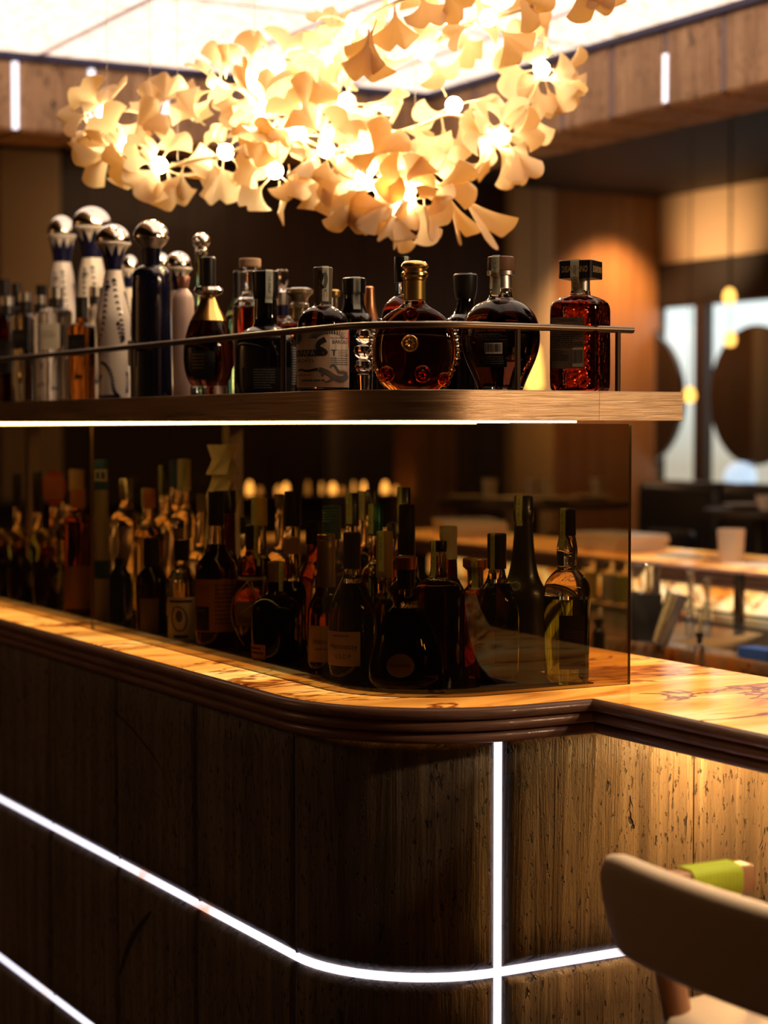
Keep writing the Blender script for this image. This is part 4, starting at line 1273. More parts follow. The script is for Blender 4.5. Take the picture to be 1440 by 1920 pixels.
def medallion(b, px, py, r, m, name, petals=True):
    x = (px - b.cx)*b.D/FPX; z = b.z(py); rr = b.rad(z); c = math.sqrt(max(0, 1-(x/rr)**2))*rr*b.ratio
    P = Vector((RX*x - DX*c, RY*x - DY*c, z)); nn = Vector((RX*x/rr*.35, RY*x/rr*.35, 0)) - Vector((DX, DY, 0)) + Vector((0, 0, .25*(z-b.z(652))/b.px(79)))
    nn.normalize(); R_ = r*b.D/FPX
    def disk(rad, h, n=28): return [P + nn*h*.8 - nn*.0006, P + nn*h], rad, n
    g = G(); t1, t2 = nn.cross(Vector((0, 0, 1))).normalized(), None; t2 = nn.cross(t1)
    rings = [(1.0, -.004), (1.0, .0012), (.92, .0026), (.82, .0016), (.78, .0011), (.05, .0018)]
    V = [P + nn*h + (t1*math.cos(2*math.pi*k/28) + t2*math.sin(2*math.pi*k/28))*R_*f for f, h in rings for k in range(28)]
    F = [(i*28+k, i*28+(k+1) % 28, (i+1)*28+(k+1) % 28, (i+1)*28+k) for i in range(5) for k in range(28)] + [tuple(range(140, 168))]
    g.add(V, F)
    if petals:
        for k in range(7):
            a = 2*math.pi*k/7 + .4; q1 = P + nn*.002 + (t1*math.cos(a) + t2*math.sin(a))*R_*.16; q2 = P + nn*.0026 + (t1*math.cos(a) + t2*math.sin(a))*R_*.58
            g.tube([q1, q1.lerp(q2, .55) + nn*.0008, q2], [.0012*R_/.012, .0026*R_/.012, .0009*R_/.012], 6)
        for k in range(26):
            a = 2*math.pi*k/26; g.sphere(P + nn*.0022 + (t1*math.cos(a) + t2*math.sin(a))*R_*.86, R_*.05, 6, 4)
    g.make(name, m, b.t, angle=40)
medallion(b, 768, 645, 16, GOLD, 'gold_medallion')
REDG = liquid('medallion_red', (.45, .06, .012))
medallion(b, 724, 702, 15, REDG, 'glass_medallion'); medallion(b, 792, 702, 16, REDG, 'glass_medallion'); medallion(b, 833, 712, 13, REDG, 'glass_medallion'); medallion(b, 770, 590, 14, REDG, 'glass_medallion')

# crystal stopper of stacked lobes beside it
b = B_('clear crystal bottle stopper of stacked lobes on a fluted foot', 682, 3.44, SHELF_Z, [
    ('top_lobe', GL, [(618, 6), (620, 13), (630, 17), (641, 13), (646, 9)], ''),
    ('middle_lobe', GL, [(646.4, 10), (650, 17), (659, 19), (668, 15), (673, 8)], ''),
    ('lower_lobe', GL, [(673.4, 9), (678, 15), (688, 17), (697, 12), (701, 8)], ''),
    ('fluted_foot', GL, [(701.4, 11), (703, 13), ('B', 10.5)], '')], name='crystal_stopper', n=9, cat='stopper')

# rum with printed cream label
b = B_('round rum bottle with creature printed cream label and patterned neck wrap', 606, 3.575, SHELF_Z, [
    ('neck_wrap', M('wrap_print', (.16, .115, .075), .55), [(501, 16), (503, 18.5), (530, 17.5), (566, 16.5), (568, 16)], ''),
    ('neck', GL, [(568.3, 16.2), (572, 17), (575, 20)], ''),
    ('glass_body', LQ['brown'], [(575.3, 21), (579, 30), (587, 40), (598, 46), (612, 48.5), (640, 49), (700, 49), (729, 48.5)], 's'),
    ('base', GL, [(729.3, 48), (734, 47), ('B', 45)], '')])
b.L = (-60, 60, 503, 566); b.lab = b.parts[0]
b.ribbon(INK, [(.35, .1), (.5, .3), (.35, .45), (.55, .62)], .05, .03).ribbon(GOLDD, [(.30, .35), (.40, .5), (.32, .62)], .03, .03).bars(PAPER, [(.55, .75, .72, .86)], 'print', .0010).ribbon(INKG, [(.6, .15), (.7, .35), (.6, .6)], .05, .04)
b.label(PAPER, -88, 82, 615, 727)
U = lambda x, y: ((x-180)/1000.0, (y-165)/1130.0)
cu = lambda L_: [U(*p) for p in L_]
b.bars(INK, [(*[U(195, 0)[0], U(700, 0)[0]], U(0, 595)[1], U(0, 715)[1])], 'title_band', .0011)
b.text('DON PAPA', INKW, .19, U(0, 655)[1], .47, .085, off=.0016)
b.text('BAROKO', INK, .23, U(0, 800)[1], .36, .055)
b.bars(PAPERW, [(U(790, 0)[0], U(1105, 0)[0], U(0, 300)[1], U(0, 960)[1])], 'inset', .0010)
b.text('BAROKO', INK, U(960, 0)[0], U(0, 445)[1], .26, .062).text('T', INK, U(850, 0)[0], U(0, 650)[1], .075, .10)
b.lines(INK, U(905, 0)[0], U(1095, 0)[0], U(0, 595)[1], U(0, 735)[1], 4, 2, .3).lines(INK, U(800, 0)[0], U(1095, 0)[0], U(0, 745)[1], U(0, 900)[1], 4, 6, .3)
b.lines(INKR, U(800, 0)[0], U(1095, 0)[0], U(0, 365)[1], U(0, 400)[1], 1, 2).lines(INKR, U(270, 0)[0], U(560, 0)[0], U(0, 1060)[1], U(0, 1100)[1], 1, 4)
b.bars(INKG, [(U(400, 0)[0], U(730, 0)[0], U(0, 1150)[1], U(0, 1185)[1])])
for k in range(15):                                                   # feathered crest
    a = R(205 + k*9.5); c0 = (U(800, 440)); r1, r2_ = .14, .30
    x0, y0_, x1, y1_ = c0[0]+math.cos(a)*r1*1.35, c0[1]+math.sin(a)*r1*.9, c0[0]+math.cos(a-.18)*r2_*1.0, c0[1]+math.sin(a-.18)*r2_*.72
    b.ribbon(INKG if k > 10 else INK, [(x0, y0_), ((x0+x1)/2, (y0_+y1_)/2-.01), (x1, y1_)], .012, .003, 'crest_print')
b.ribbon(INK, cu([(740, 400), (650, 470), (640, 560), (720, 600), (760, 660), (700, 700), (660, 640)]), .05, .012)
b.ribbon(INKG, cu([(660, 960), (760, 1010), (850, 1110), (960, 1150), (1060, 1110), (1100, 1050)]), .035, .060)
b.ribbon(INKG, cu([(1090, 1040), (980, 1010), (920, 1020), (890, 950), (850, 880), (800, 900), (810, 940)]), .028, .010)
b.ribbon(INKG, cu([(850, 1110), (800, 1180), (730, 1200)]), .022, .012).ribbon(INKG, cu([(740, 1010), (690, 1070), (720, 1090)]), .02, .012).ribbon(INK, cu([(310, 980), (400, 960), (480, 1000), (640, 960)]), .012, .022)
b.poly(INKG, [(.12+.11*math.cos(t), .18+.10*math.sin(t)) for t in [k*math.pi/10 for k in range(20)]]).poly(INK, [(.14+.06*math.cos(t), .18+.06*math.sin(t)) for t in [k*math.pi/10 for k in range(20)]], off=.0015)
b.poly(REDP, [U(1180, 170), U(1095, 360), U(1175, 570)])
b.strip(18, 13, 566)

b = B_('squat black spirit bottle with thick black capsule and tilted duty strip', 499, 3.85, SHELF_Z, [
    ('capsule', BLKM, [(508, 22), (510, 24.5), (545, 24.5), (558, 23), (561, 21)], ''),
    ('neck', BLK, [(561.4, 20.5), (585, 22), (606, 22), (613, 25)], ''),
    ('glass_body', BLK, [(613.4, 26), (618, 38), (628, 50), (645, 56), (670, 57), (715, 56), (732, 54), ('B', 51)], 's')], ratio=.85)
b.label(LBLK, -48, 62, 690, 734, 'back_print', .0004).lines(INKW, .25, .62, .08, .95, 8, 9, .28)
b.label(LBLK, 58, 84, 648, 728, 'side_print', .0004).lines(INKW, .15, .95, .05, .95, 15, 12, .4)
b.strip(20, 14, 569)

b = B_('egg shaped liqueur bottle with gold neck disc and dark body', 392, 4.05, SHELF_Z, [
    ('cap', BLKM, [(482, 12), (484, 14), (530, 14), (536, 13.5)], ''),
    ('neck_disc', SIL, [(536.3, 16), (539, 25), (545, 28.5), (551, 25), (556, 15)], ''),
    ('gold_collar', GOLD, [(556.4, 13), (565, 16), (580, 22), (592, 29), (602, 34)], ''),
    ('glass_body', LQ['dark'], [(602.4, 34.5), (625, 42), (650, 47), (680, 47), (700, 44), (716, 38), (724, 32)], 's'),
    ('base', GL, [(724.4, 34), (735, 35), ('B', 33)], '')])
b.label(LBLK, -40, 20, 660, 712, 'front_label', .0003).lines(GOLDD, .1, .6, .1, .7, 5, 4, .35)

# ---- behind those
b = B_('slim black bottle with black cap and pale duty strip', 664, 3.72, SHELF_Z, [
    ('capsule', BLKM, [(521, 19), (523, 22), (548, 22), (553, 20)], ''), ('neck', BLK, [(553.3, 19), (572, 20), (588, 26)], ''),
    ('glass_body', BLK, [(588.4, 27), (596, 33), (610, 35), (700, 35), ('B', 34)], '')])
b.label(LBLK, -20, 40, 640, 700, 'front_label', .0003).strip(16, 14, 581)
B_('bottle with smooth copper foil neck standing behind the slim black bottle', 693, 3.90, SHELF_Z, [
    ('foil', COPPER, [(537, 5), (540, 9), (555, 9.5), (558, 10), (575, 11), (600, 17)], 's'), ('glass_body', BLK, [(600.4, 18), (612, 27), (640, 29), ('B', 28)], 's')])
b = B_('amber bottle with black cylinder cap directly behind the cognac decanter', 754, 3.65, SHELF_Z, [
    ('cap', BLKM, [(482, 14), (484, 15), (530, 15)], ''), ('neck', GL, [(530.4, 13), (545, 13), (556, 15)], ''),
    ('glass_body', LQ['red'], [(556.4, 16), (562, 24), (574, 34), (590, 39), (620, 41), (700, 41), ('B', 39)], 's')])
b.strip(30, 9, 530)
B_('black bottle with wide flat black cap between decanter and flask bottle', 872, 3.72, SHELF_Z, [
    ('cap', BLKM, [(514, 20), (516, 22.5), (545, 21.5), (560, 18)], ''), ('cap_disc', SILM, [(512.4, 3), (513.2, 20), (513.8, 20)], ''), ('neck', BLK, [(560.4, 16), (575, 17), (590, 24)], ''),
    ('glass_body', BLK, [(590.4, 25), (600, 34), (620, 37), ('B', 36)], 's')])
B_('small bottle with pale cork and clear beaded neck behind the flask bottle', 951, 3.80, SHELF_Z, [
    ('cork', CORK, [(501, 7), (512, 7)], ''), ('neck', GL, [(512.4, 6), (520, 7), (560, 7.5), (572, 12)], ''), ('glass_body', LQ['dark'], [(572.4, 13), (590, 24), (620, 26), ('B', 25)], 's')])
b = B_('amber whisky bottle with big pale cork stopper', 470, 4.12, SHELF_Z, [
    ('stopper', CORK, [(485, 19), (487, 20.5), (500, 20.5), (502, 18)], ''), ('neck_ring', GL, [(502.4, 20), (508, 20), (511, 15)], ''),
    ('neck', GL, [(511.4, 13), (545, 13), (556, 17), (564, 28), (574, 33), (576, 33)], 's'), ('liquid', LQ['red'], [(576.4, 33.5), (600, 33), ('B', 31)], '')])
B_('dark slim neck bottle behind the amber whisky bottle', 446, 4.32, SHELF_Z, [
    ('capsule', BLKM, [(508, 6), (510, 7.5), (560, 8)], ''), ('glass_body', GLG, [(560.4, 9), (590, 22), (620, 24), ('B', 23)], 's')])
b = B_('bottle with clear cut crystal stopper and blue neck label', 530, 4.15, SHELF_Z, [
    ('stopper', GL, [(505, 8), (508, 12), (520, 13), (540, 10), (548, 8)], ''), ('neck', SILM, [(548.4, 11), (556, 12), (572, 11)], ''),
    ('neck_label', NAVY, [(572.4, 11), (592, 11)], ''), ('glass_body', LQ['brown'], [(592.4, 12), (602, 30), (620, 34), ('B', 33)], 's')], n=10)
B_('bottle with large antique brass and glass stopper', 562, 4.05, SHELF_Z, [
    ('stopper', M('antique_glass', (.42, .33, .20), .15, .5, coat=1), [(540, 18), (543, 25), (550, 25), (558, 17), (568, 15), (571, 18), (578, 18)], ''), ('neck', M('antique_neck', (.28, .22, .12), .2, .6, coat=1), [(578.4, 15), (598, 16)], ''),
    ('glass_body', LQ['brown'], [(598.4, 17), (606, 36), (624, 40), ('B', 38)], 's')], n=20)
B_('small gold capped bottle peeping out behind the patterned neck wrap', 626, 4.0, SHELF_Z, [
    ('stopper', GOLDD, [(543, 8), (546, 12), (554, 12), (558, 8)], ''), ('neck', GL, [(558.4, 7), (585, 8)], ''), ('glass_body', LQ['dark'], [(585.4, 9), (600, 20), ('B', 20)], 's')])
# skull stopper bottle
b = B_('tall dark bottle with silver skull shaped stopper', 379, 4.35, SHELF_Z, [
    ('neck', GLG, [(479, 11), (490, 10.5), (540, 12), (575, 14)], ''), ('glass_body', LQ['brown'], [(575.4, 15), (600, 27), (640, 30), ('B', 29)], 's')])
g = G(); k = b.px(1); zc = b.z(452)
g.sphere((0, 0, zc), 16.5*k, 20, 12, .95); g.lathe([(11*k, zc - 12*k), (12.5*k, zc - 18*k), (11*k, zc - 25*k), (9*k, zc - 27*k)], 16, sup=3)
for s_ in (-1, 1): g.sphere((RX*s_*6.5*k - DX*13*k, RY*s_*6.5*k - DY*13*k, zc - 1*k), 4.6*k, 12, 8)
for j in range(6): g.sphere((RX*(j-2.5)*3.2*k - DX*11.5*k, RY*(j-2.5)*3.2*k - DY*11.5*k, zc - 19*k), 1.9*k, 8, 6)
g.make('skull_stopper', SIL, b.t, angle=60)

# ---- hand painted ceramic bottles with metal domes
def vine(b, g, pts, n, size, both=True):
    P = smooth_path([(a, y, 0) for a, y in pts], 3); n = int(n*1.5); size *= .82
    for i in range(n):
        f = i/(max(1, n-1))*(len(P)-2); j = int(f); p = P[j].lerp(P[j+1], f-j); t = P[j+1]-P[j]
        rz = b.rad(b.z(p.y)); kx = rz*math.pi/180/b.px(1); d = Vector((t.x*kx, t.y)).normalized()
        for s_ in ((-1, 1) if both else (1,)):
            dd = Vector((d.x*.85 - s_*d.y*.52, d.y*.85 + s_*d.x*.52)); nn = Vector((-dd.y, dd.x))
            V = []
            for a in range(8):
                c = Vector((p.x*kx, p.y)) + dd*size*(.9+math.cos(a*math.pi/4)) + nn*size*.48*math.sin(a*math.pi/4)
                V.append(b.pt(c.x/kx, b.z(c.y), .0005))
            g.add(V, [tuple(range(8))])
def dome_bottle(label, cx, D, ydome, ycol, yneck, ybody, hwdome, hwneck, hwbody, group='ceramic bottles with metal domes', paint=True):
    h = ycol - ydome
    dome = [(ydome + h*(1-math.cos(R(a))), max(.5, hwdome*math.sin(R(a)))) for a in range(0, 91, 9)]
    b = B_(label, cx, D, SHELF_Z, [
        ('metal_dome', SIL, dome + [(ycol + 3, hwdome*.98)], ''),
        ('collar', CER, [(ycol + 3.3, hwdome*1.02), (ycol + 5, hwdome*1.05), (ycol + 8, hwdome*1.0), ((ycol+yneck)/2, hwdome*.55 + hwneck*.42), (yneck, hwneck*1.16)], 's'),
        ('painted_neck', NAVY, [(yneck + .4, hwneck*1.16), ((yneck+ybody)/2, hwneck*1.04), (ybody, hwneck*.97)], ''),
        ('ceramic_body', CER, [(ybody + .4, hwneck*.98), (ybody + 30, hwneck*1.32), (ybody + 72, hwbody*.90), (ybody + 90, hwbody*1.0), (ybody + 105, hwbody*.97), (ybody + 150, hwbody*.86), (ybody + 200, hwbody*.84), ('B', hwbody*.88)], 's')],
        name='ceramic_bottle', group=group, n=40)
    g = G(); zlo = b.z(yneck + 1)
    for k in range(9):                                                # painted points rising up the collar
        a = 20 + k*40
        yt = ycol + 12
        V = []; zt = b.z(ycol + 9)
        for j in range(7):
            f = j/6; w_ = 20*(1-f)**.9
            V += [b.pt(a - w_ + 2*w_*i/4, zlo + (zt-zlo)*f, .0007) for i in range(5)]
        g.add(V, [(j*5+i, j*5+i+1, j*5+i+6, j*5+i+5) for j in range(6) for i in range(4)])
    if paint:
        f = ybody; s_ = hwbody/34
        vine(b, g, [(-28, f+28), (-24, f+60), (-22, f+95), (-45, f+130), (-75, f+142)], 11, 4.3*s_)
        vine(b, g, [(10, f+16), (18, f+50), (28, f+85), (38, f+112), (42, f+128)], 10, 4.3*s_)
        vine(b, g, [(20, f+98), (28, f+118), (36, f+132)], 5, 4.3*s_)
        vine(b, g, [(-30, f+20), (-14, f+32)], 3, 3.0*s_)
        vine(b, g, [(-50, f+172), (-20, f+178), (2, f+200), (4, f+225), (22, f+236)], 13, 4.0*s_)
        vine(b, g, [(-70, f+235), (-40, f+238), (-5, f+236), (18, f+238)], 11, 3.7*s_)
        vine(b, g, [(-75, f+196), (-62, f+208), (-50, f+200)], 5, 3.7*s_)
        vine(b, g, [(62, f+190), (70, f+210), (62, f+226)], 6, 4.0*s_)
        vine(b, g, [(-85, f+30), (-80, f+90), (-95, f+130)], 11, 4.3*s_); vine(b, g, [(70, f+40), (78, f+80), (84, f+120)], 11, 4.3*s_)
        vine(b, g, [(-45, f+252), (-40, f+262)], 2, 4*s_); vine(b, g, [(28, f+252), (34, f+262)], 2, 4*s_)
    mesh('painted_pattern', g.V, g.F, NAVY, b.t, smooth=False)
    return b
dome_bottle('white bottle with blue leaf vines and silver dome, frontmost of the painted ones', 215, 4.52, 420, 452, 482, 507, 32, 15.5, 34)
dome_bottle('tallest white painted bottle with the largest silver dome', 175, 4.95, 387, 423, 455, 484, 37, 19, 31)
dome_bottle('white painted bottle with silver dome standing behind the tallest one', 119, 5.25, 404, 438, 466, 492, 26, 17, 27)
dome_bottle('small white painted bottle with silver dome beside the pink bottle', 336, 4.47, 471, 499, 524, 545, 25, 13, 27, paint=False)
dome_bottle('white bottle with brass coloured dome hidden between the painted bottle and the indigo bottle', 246, 4.90, 478, 502, 522, 540, 16, 12, 24, paint=False)
dome_bottle('white bottle with shiny dome hidden straight behind the indigo bottle neck', 305, 4.72, 474, 498, 520, 540, 16, 11, 22, paint=False)
h = [(412 + 33*(1-math.cos(R(a))), max(.5, 33.5*math.sin(R(a)))) for a in range(0, 91, 9)]
b = B_('indigo glass bottle with silver dome and square shoulders', 286, 4.30, SHELF_Z, [
    ('metal_dome', SIL, h + [(447, 33.5), (449, 32)], ''), ('dome_skirt', SILM, [(449.4, 30), (455, 28), (463, 20), (466, 18)], ''),
    ('neck', BLUEB, [(466.4, 18.5), (480, 16.5), (497, 15.5)], ''), ('glass_body', BLUEB, [(497.4, 16), (501, 26), (508, 33), (520, 36), (560, 36.5), (700, 38), (728, 39), ('B', 38.5)], 's')], n=40)
g = G()
for k in range(28):
    a = -100 + k*7.3
    V = [b.pt(a + 2.2*math.cos(t), b.z(530 + 14*math.sin(k*2.3) + 3*math.sin(t)), .0008) for t in [j*math.pi/3 for j in range(6)]]
    g.add(V, [tuple(range(6))])
mesh('etched_pattern', g.V, g.F, M('etched_blue', (.03, .03, .09), .2, .5), b.t, smooth=False)
g = G()
for x in (-34.5,):
    p = Vector((RX*b.px(x) - DX*b.px(24), RY*b.px(x) - DY*b.px(24), 0)); g.tube([(p.x, p.y, b.z(560)), (p.x, p.y, b.z(640))], .0012, 6); g.bbox((p.x-.009, p.y-.0015, b.z(687)), (p.x+.009, p.y+.0015, b.z(640)), .0005, 1)
    g.tube([(p.x, p.y, b.z(687)), (p.x, p.y, b.z(722))], .0012, 6)
g.make('hang_tag', PAPERD, b.t)
B_('pale pink bottle with copper coloured stopper', 345, 4.20, SHELF_Z, [
    ('stopper', M('rose_copper', (.60, .30, .22), .3, .7), [(518, 12), (520, 13), (536, 11), (541, 9)], ''), ('ceramic_body', PINK, [(541.4, 9), (547, 13), (556, 19), (570, 20.5), (640, 20.5), (720, 19.5), ('B', 19)], 's')], name='ceramic_bottle')
# ---- low square bottles at the far end of the shelf
def small(label, cx, D, cap, capm, body, hwc, hwb, mat_, lab=None, labm=None, sup=6, yaw=-20, group=None, liq=None, foil=None):
    segs = [('cap', capm, [(cap[0], hwc), (cap[1], hwc)], '', 2.0)]
    y = cap[1]
    if foil: segs.append(('neck_foil', foil, [(y + .4, hwc*.98), (body - 3, hwc*1.05)], '', 2.0)); y = body - 3
    a = hwb/1.28 if sup > 2 else hwb
    segs.append(('glass_body', mat_, [(y + .4, hwc*.8), (body, hwc*.9), (body + 4, a*.85), (body + 9, a), ('B', a)] if liq is None else [(y + .4, hwc*.8), (body, hwc*.9), (body + 4, a*.85), (body + 9, a), (liq, a)], '', sup))
    if liq is not None: segs.append(('liquid', LQ['amber'], [(liq + .4, a), ('B', a)], '', sup))
    b = B_(label, cx, D, SHELF_Z, segs, sup=sup if sup > 2 else 2.0, yaw=yaw if sup > 2 else 0, n=40, group=group)
    if lab:
        if sup > 2: b.label(labm, -.9, .9, *lab).lines(INKG, .2, .8, .3, .6, 3, int(cx), .3)
        else: b.label(labm, -70, 70, *lab).lines(INKG, .2, .8, .3, .6, 3, int(cx), .3)
    return b
small('square clear bottle with dark label, silver and black cap, lit yellow', 49, 5.05, (549, 566), SILM, 588, 13, 25, LQ['pale'], (618, 655), LBLK, foil=BLKM)
small('broad square clear bottle with pale label and silver cap', 107, 4.85, (540, 560), SILM, 577, 14, 32, LQ['clear'], (608, 655), PAPERW, foil=BLKM)
small('square amber tequila bottle with dark label and black cap', 155, 4.65, (557, 596), BLKM, 605, 11.5, 27, LQ['amber'], (628, 668), LBLK, liq=None)
small('dark reddish bottle with silver topped cap at the shelf far end', 16, 5.2, (557, 573), SILM, 592, 13, 20, LQ['red'], (640, 700), LBLK, sup=2, foil=BLKM)
small('black capped bottle, the taller one at the shelf far end', 11, 5.5, (524, 575), BLKM, 580, 11, 18, LQ['dark'], sup=2)
small('black capped bottle, the shorter one at the shelf far end', 34, 5.30, (532, 565), BLKM, 574, 9, 16, LQ['dark'], sup=2)
small('black capped bottle in the back row below the painted bottles', 80, 5.35, (535, 556), BLKM, 580, 10, 17, LQ['clear'], sup=2)
small('clear bottle with silver top between the dark label and pale label bottles', 77, 4.95, (554, 570), SILM, 590, 11, 15, LQ['clear'], sup=2, foil=BLKM)
small('clear bottle with silver and black cap beside the frontmost painted bottle', 181, 4.75, (538, 556), SILM, 574, 11.5, 17, LQ['clear'], sup=2, foil=BLKM)
# ================================================================== bottles on the worktop behind the smoked glass
CZ = TOP + .0028
# the same spirits, the dimness behind the smoked glass put into their colour
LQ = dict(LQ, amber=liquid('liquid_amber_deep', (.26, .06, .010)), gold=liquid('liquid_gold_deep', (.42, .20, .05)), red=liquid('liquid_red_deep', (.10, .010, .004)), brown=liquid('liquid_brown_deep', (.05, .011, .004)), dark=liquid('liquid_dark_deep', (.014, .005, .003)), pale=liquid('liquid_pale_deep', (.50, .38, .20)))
LOW = None
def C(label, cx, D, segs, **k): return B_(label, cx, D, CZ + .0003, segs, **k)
# ---- nearest the front
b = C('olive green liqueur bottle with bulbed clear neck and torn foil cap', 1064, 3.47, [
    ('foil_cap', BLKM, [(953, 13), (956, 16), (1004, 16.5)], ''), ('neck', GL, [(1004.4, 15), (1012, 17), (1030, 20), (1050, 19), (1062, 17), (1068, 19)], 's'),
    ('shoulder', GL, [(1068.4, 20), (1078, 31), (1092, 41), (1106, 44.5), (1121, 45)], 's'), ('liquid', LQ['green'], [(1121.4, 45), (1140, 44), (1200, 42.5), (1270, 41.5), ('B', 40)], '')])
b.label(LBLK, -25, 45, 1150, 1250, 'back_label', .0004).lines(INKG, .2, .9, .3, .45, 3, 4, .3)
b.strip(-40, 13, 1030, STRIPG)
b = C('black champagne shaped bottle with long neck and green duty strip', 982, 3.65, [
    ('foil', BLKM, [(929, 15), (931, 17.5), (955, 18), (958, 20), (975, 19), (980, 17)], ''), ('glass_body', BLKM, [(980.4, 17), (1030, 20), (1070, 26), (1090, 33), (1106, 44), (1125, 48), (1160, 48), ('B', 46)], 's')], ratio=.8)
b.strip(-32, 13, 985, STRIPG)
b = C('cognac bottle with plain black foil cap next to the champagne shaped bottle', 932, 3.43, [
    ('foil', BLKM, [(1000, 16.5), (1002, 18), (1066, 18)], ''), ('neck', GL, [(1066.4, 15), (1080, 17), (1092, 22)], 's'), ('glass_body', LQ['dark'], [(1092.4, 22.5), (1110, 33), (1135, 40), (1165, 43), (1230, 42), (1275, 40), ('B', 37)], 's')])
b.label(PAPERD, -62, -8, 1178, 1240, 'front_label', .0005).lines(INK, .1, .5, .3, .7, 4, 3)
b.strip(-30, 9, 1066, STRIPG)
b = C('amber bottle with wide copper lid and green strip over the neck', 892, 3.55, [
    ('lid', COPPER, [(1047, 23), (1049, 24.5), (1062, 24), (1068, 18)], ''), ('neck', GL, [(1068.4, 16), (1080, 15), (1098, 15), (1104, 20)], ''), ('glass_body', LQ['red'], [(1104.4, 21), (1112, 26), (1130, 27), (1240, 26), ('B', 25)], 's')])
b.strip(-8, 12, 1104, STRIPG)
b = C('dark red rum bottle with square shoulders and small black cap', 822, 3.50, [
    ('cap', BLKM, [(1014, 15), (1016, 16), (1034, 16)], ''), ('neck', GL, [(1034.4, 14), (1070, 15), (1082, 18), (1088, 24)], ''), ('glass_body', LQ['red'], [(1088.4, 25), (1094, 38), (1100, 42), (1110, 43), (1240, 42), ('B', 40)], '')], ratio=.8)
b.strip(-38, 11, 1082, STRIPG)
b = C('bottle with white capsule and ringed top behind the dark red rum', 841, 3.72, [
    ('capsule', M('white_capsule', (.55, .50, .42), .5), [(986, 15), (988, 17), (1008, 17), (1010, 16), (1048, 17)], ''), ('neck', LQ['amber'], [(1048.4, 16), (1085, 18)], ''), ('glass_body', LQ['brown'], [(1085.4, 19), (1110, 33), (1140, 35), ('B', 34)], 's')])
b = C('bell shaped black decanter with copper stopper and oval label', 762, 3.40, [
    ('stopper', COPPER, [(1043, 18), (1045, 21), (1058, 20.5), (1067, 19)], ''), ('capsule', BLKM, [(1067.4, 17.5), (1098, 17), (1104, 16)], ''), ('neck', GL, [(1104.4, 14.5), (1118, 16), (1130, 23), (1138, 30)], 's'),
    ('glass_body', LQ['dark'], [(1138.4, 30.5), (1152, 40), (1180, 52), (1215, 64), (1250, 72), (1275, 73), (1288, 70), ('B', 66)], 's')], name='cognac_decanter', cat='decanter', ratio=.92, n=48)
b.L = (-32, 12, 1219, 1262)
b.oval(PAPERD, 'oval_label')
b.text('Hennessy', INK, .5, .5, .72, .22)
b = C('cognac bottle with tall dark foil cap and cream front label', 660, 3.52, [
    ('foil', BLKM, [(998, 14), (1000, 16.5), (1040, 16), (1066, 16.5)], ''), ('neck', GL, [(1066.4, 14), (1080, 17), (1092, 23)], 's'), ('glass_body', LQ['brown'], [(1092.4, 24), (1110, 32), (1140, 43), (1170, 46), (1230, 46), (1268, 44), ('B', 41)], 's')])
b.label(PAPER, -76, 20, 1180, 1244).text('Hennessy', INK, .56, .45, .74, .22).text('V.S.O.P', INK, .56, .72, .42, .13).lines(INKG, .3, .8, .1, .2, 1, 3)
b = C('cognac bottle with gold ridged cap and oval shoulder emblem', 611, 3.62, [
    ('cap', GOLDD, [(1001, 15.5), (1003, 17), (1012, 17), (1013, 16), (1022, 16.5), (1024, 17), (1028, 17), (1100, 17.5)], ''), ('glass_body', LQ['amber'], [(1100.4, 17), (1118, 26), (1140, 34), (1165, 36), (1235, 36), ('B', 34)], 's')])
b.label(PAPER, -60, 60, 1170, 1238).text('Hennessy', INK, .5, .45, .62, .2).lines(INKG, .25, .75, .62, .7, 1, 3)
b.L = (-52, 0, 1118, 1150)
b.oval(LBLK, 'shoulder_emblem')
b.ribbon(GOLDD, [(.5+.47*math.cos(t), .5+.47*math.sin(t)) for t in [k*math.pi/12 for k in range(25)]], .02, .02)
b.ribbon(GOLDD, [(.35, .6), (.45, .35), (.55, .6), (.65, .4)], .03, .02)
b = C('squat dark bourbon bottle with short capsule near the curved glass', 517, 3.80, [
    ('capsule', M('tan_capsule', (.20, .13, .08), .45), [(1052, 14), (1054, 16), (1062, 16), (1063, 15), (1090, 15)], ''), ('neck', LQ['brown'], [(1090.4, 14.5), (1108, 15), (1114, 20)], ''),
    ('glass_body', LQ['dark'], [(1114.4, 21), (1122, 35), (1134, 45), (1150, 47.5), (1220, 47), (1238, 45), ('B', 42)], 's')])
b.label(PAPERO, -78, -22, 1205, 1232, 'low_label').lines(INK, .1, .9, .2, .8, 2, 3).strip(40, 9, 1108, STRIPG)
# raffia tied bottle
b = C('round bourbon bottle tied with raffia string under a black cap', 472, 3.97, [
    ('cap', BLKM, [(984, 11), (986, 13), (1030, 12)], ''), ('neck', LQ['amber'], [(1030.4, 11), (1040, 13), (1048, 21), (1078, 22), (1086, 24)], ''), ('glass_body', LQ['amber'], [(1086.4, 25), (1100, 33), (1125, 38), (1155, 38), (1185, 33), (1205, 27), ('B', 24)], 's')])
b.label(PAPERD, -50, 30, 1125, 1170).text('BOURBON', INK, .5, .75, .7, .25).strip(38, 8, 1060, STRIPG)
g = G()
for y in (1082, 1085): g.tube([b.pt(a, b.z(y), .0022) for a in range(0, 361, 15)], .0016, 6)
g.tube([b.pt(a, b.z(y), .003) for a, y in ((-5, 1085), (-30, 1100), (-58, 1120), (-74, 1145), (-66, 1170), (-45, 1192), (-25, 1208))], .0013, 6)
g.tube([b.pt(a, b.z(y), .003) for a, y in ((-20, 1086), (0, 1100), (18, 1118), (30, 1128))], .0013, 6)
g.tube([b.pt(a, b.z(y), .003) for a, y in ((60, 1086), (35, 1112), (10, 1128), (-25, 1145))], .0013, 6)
g.make('raffia_string', FIBRE, b.t)
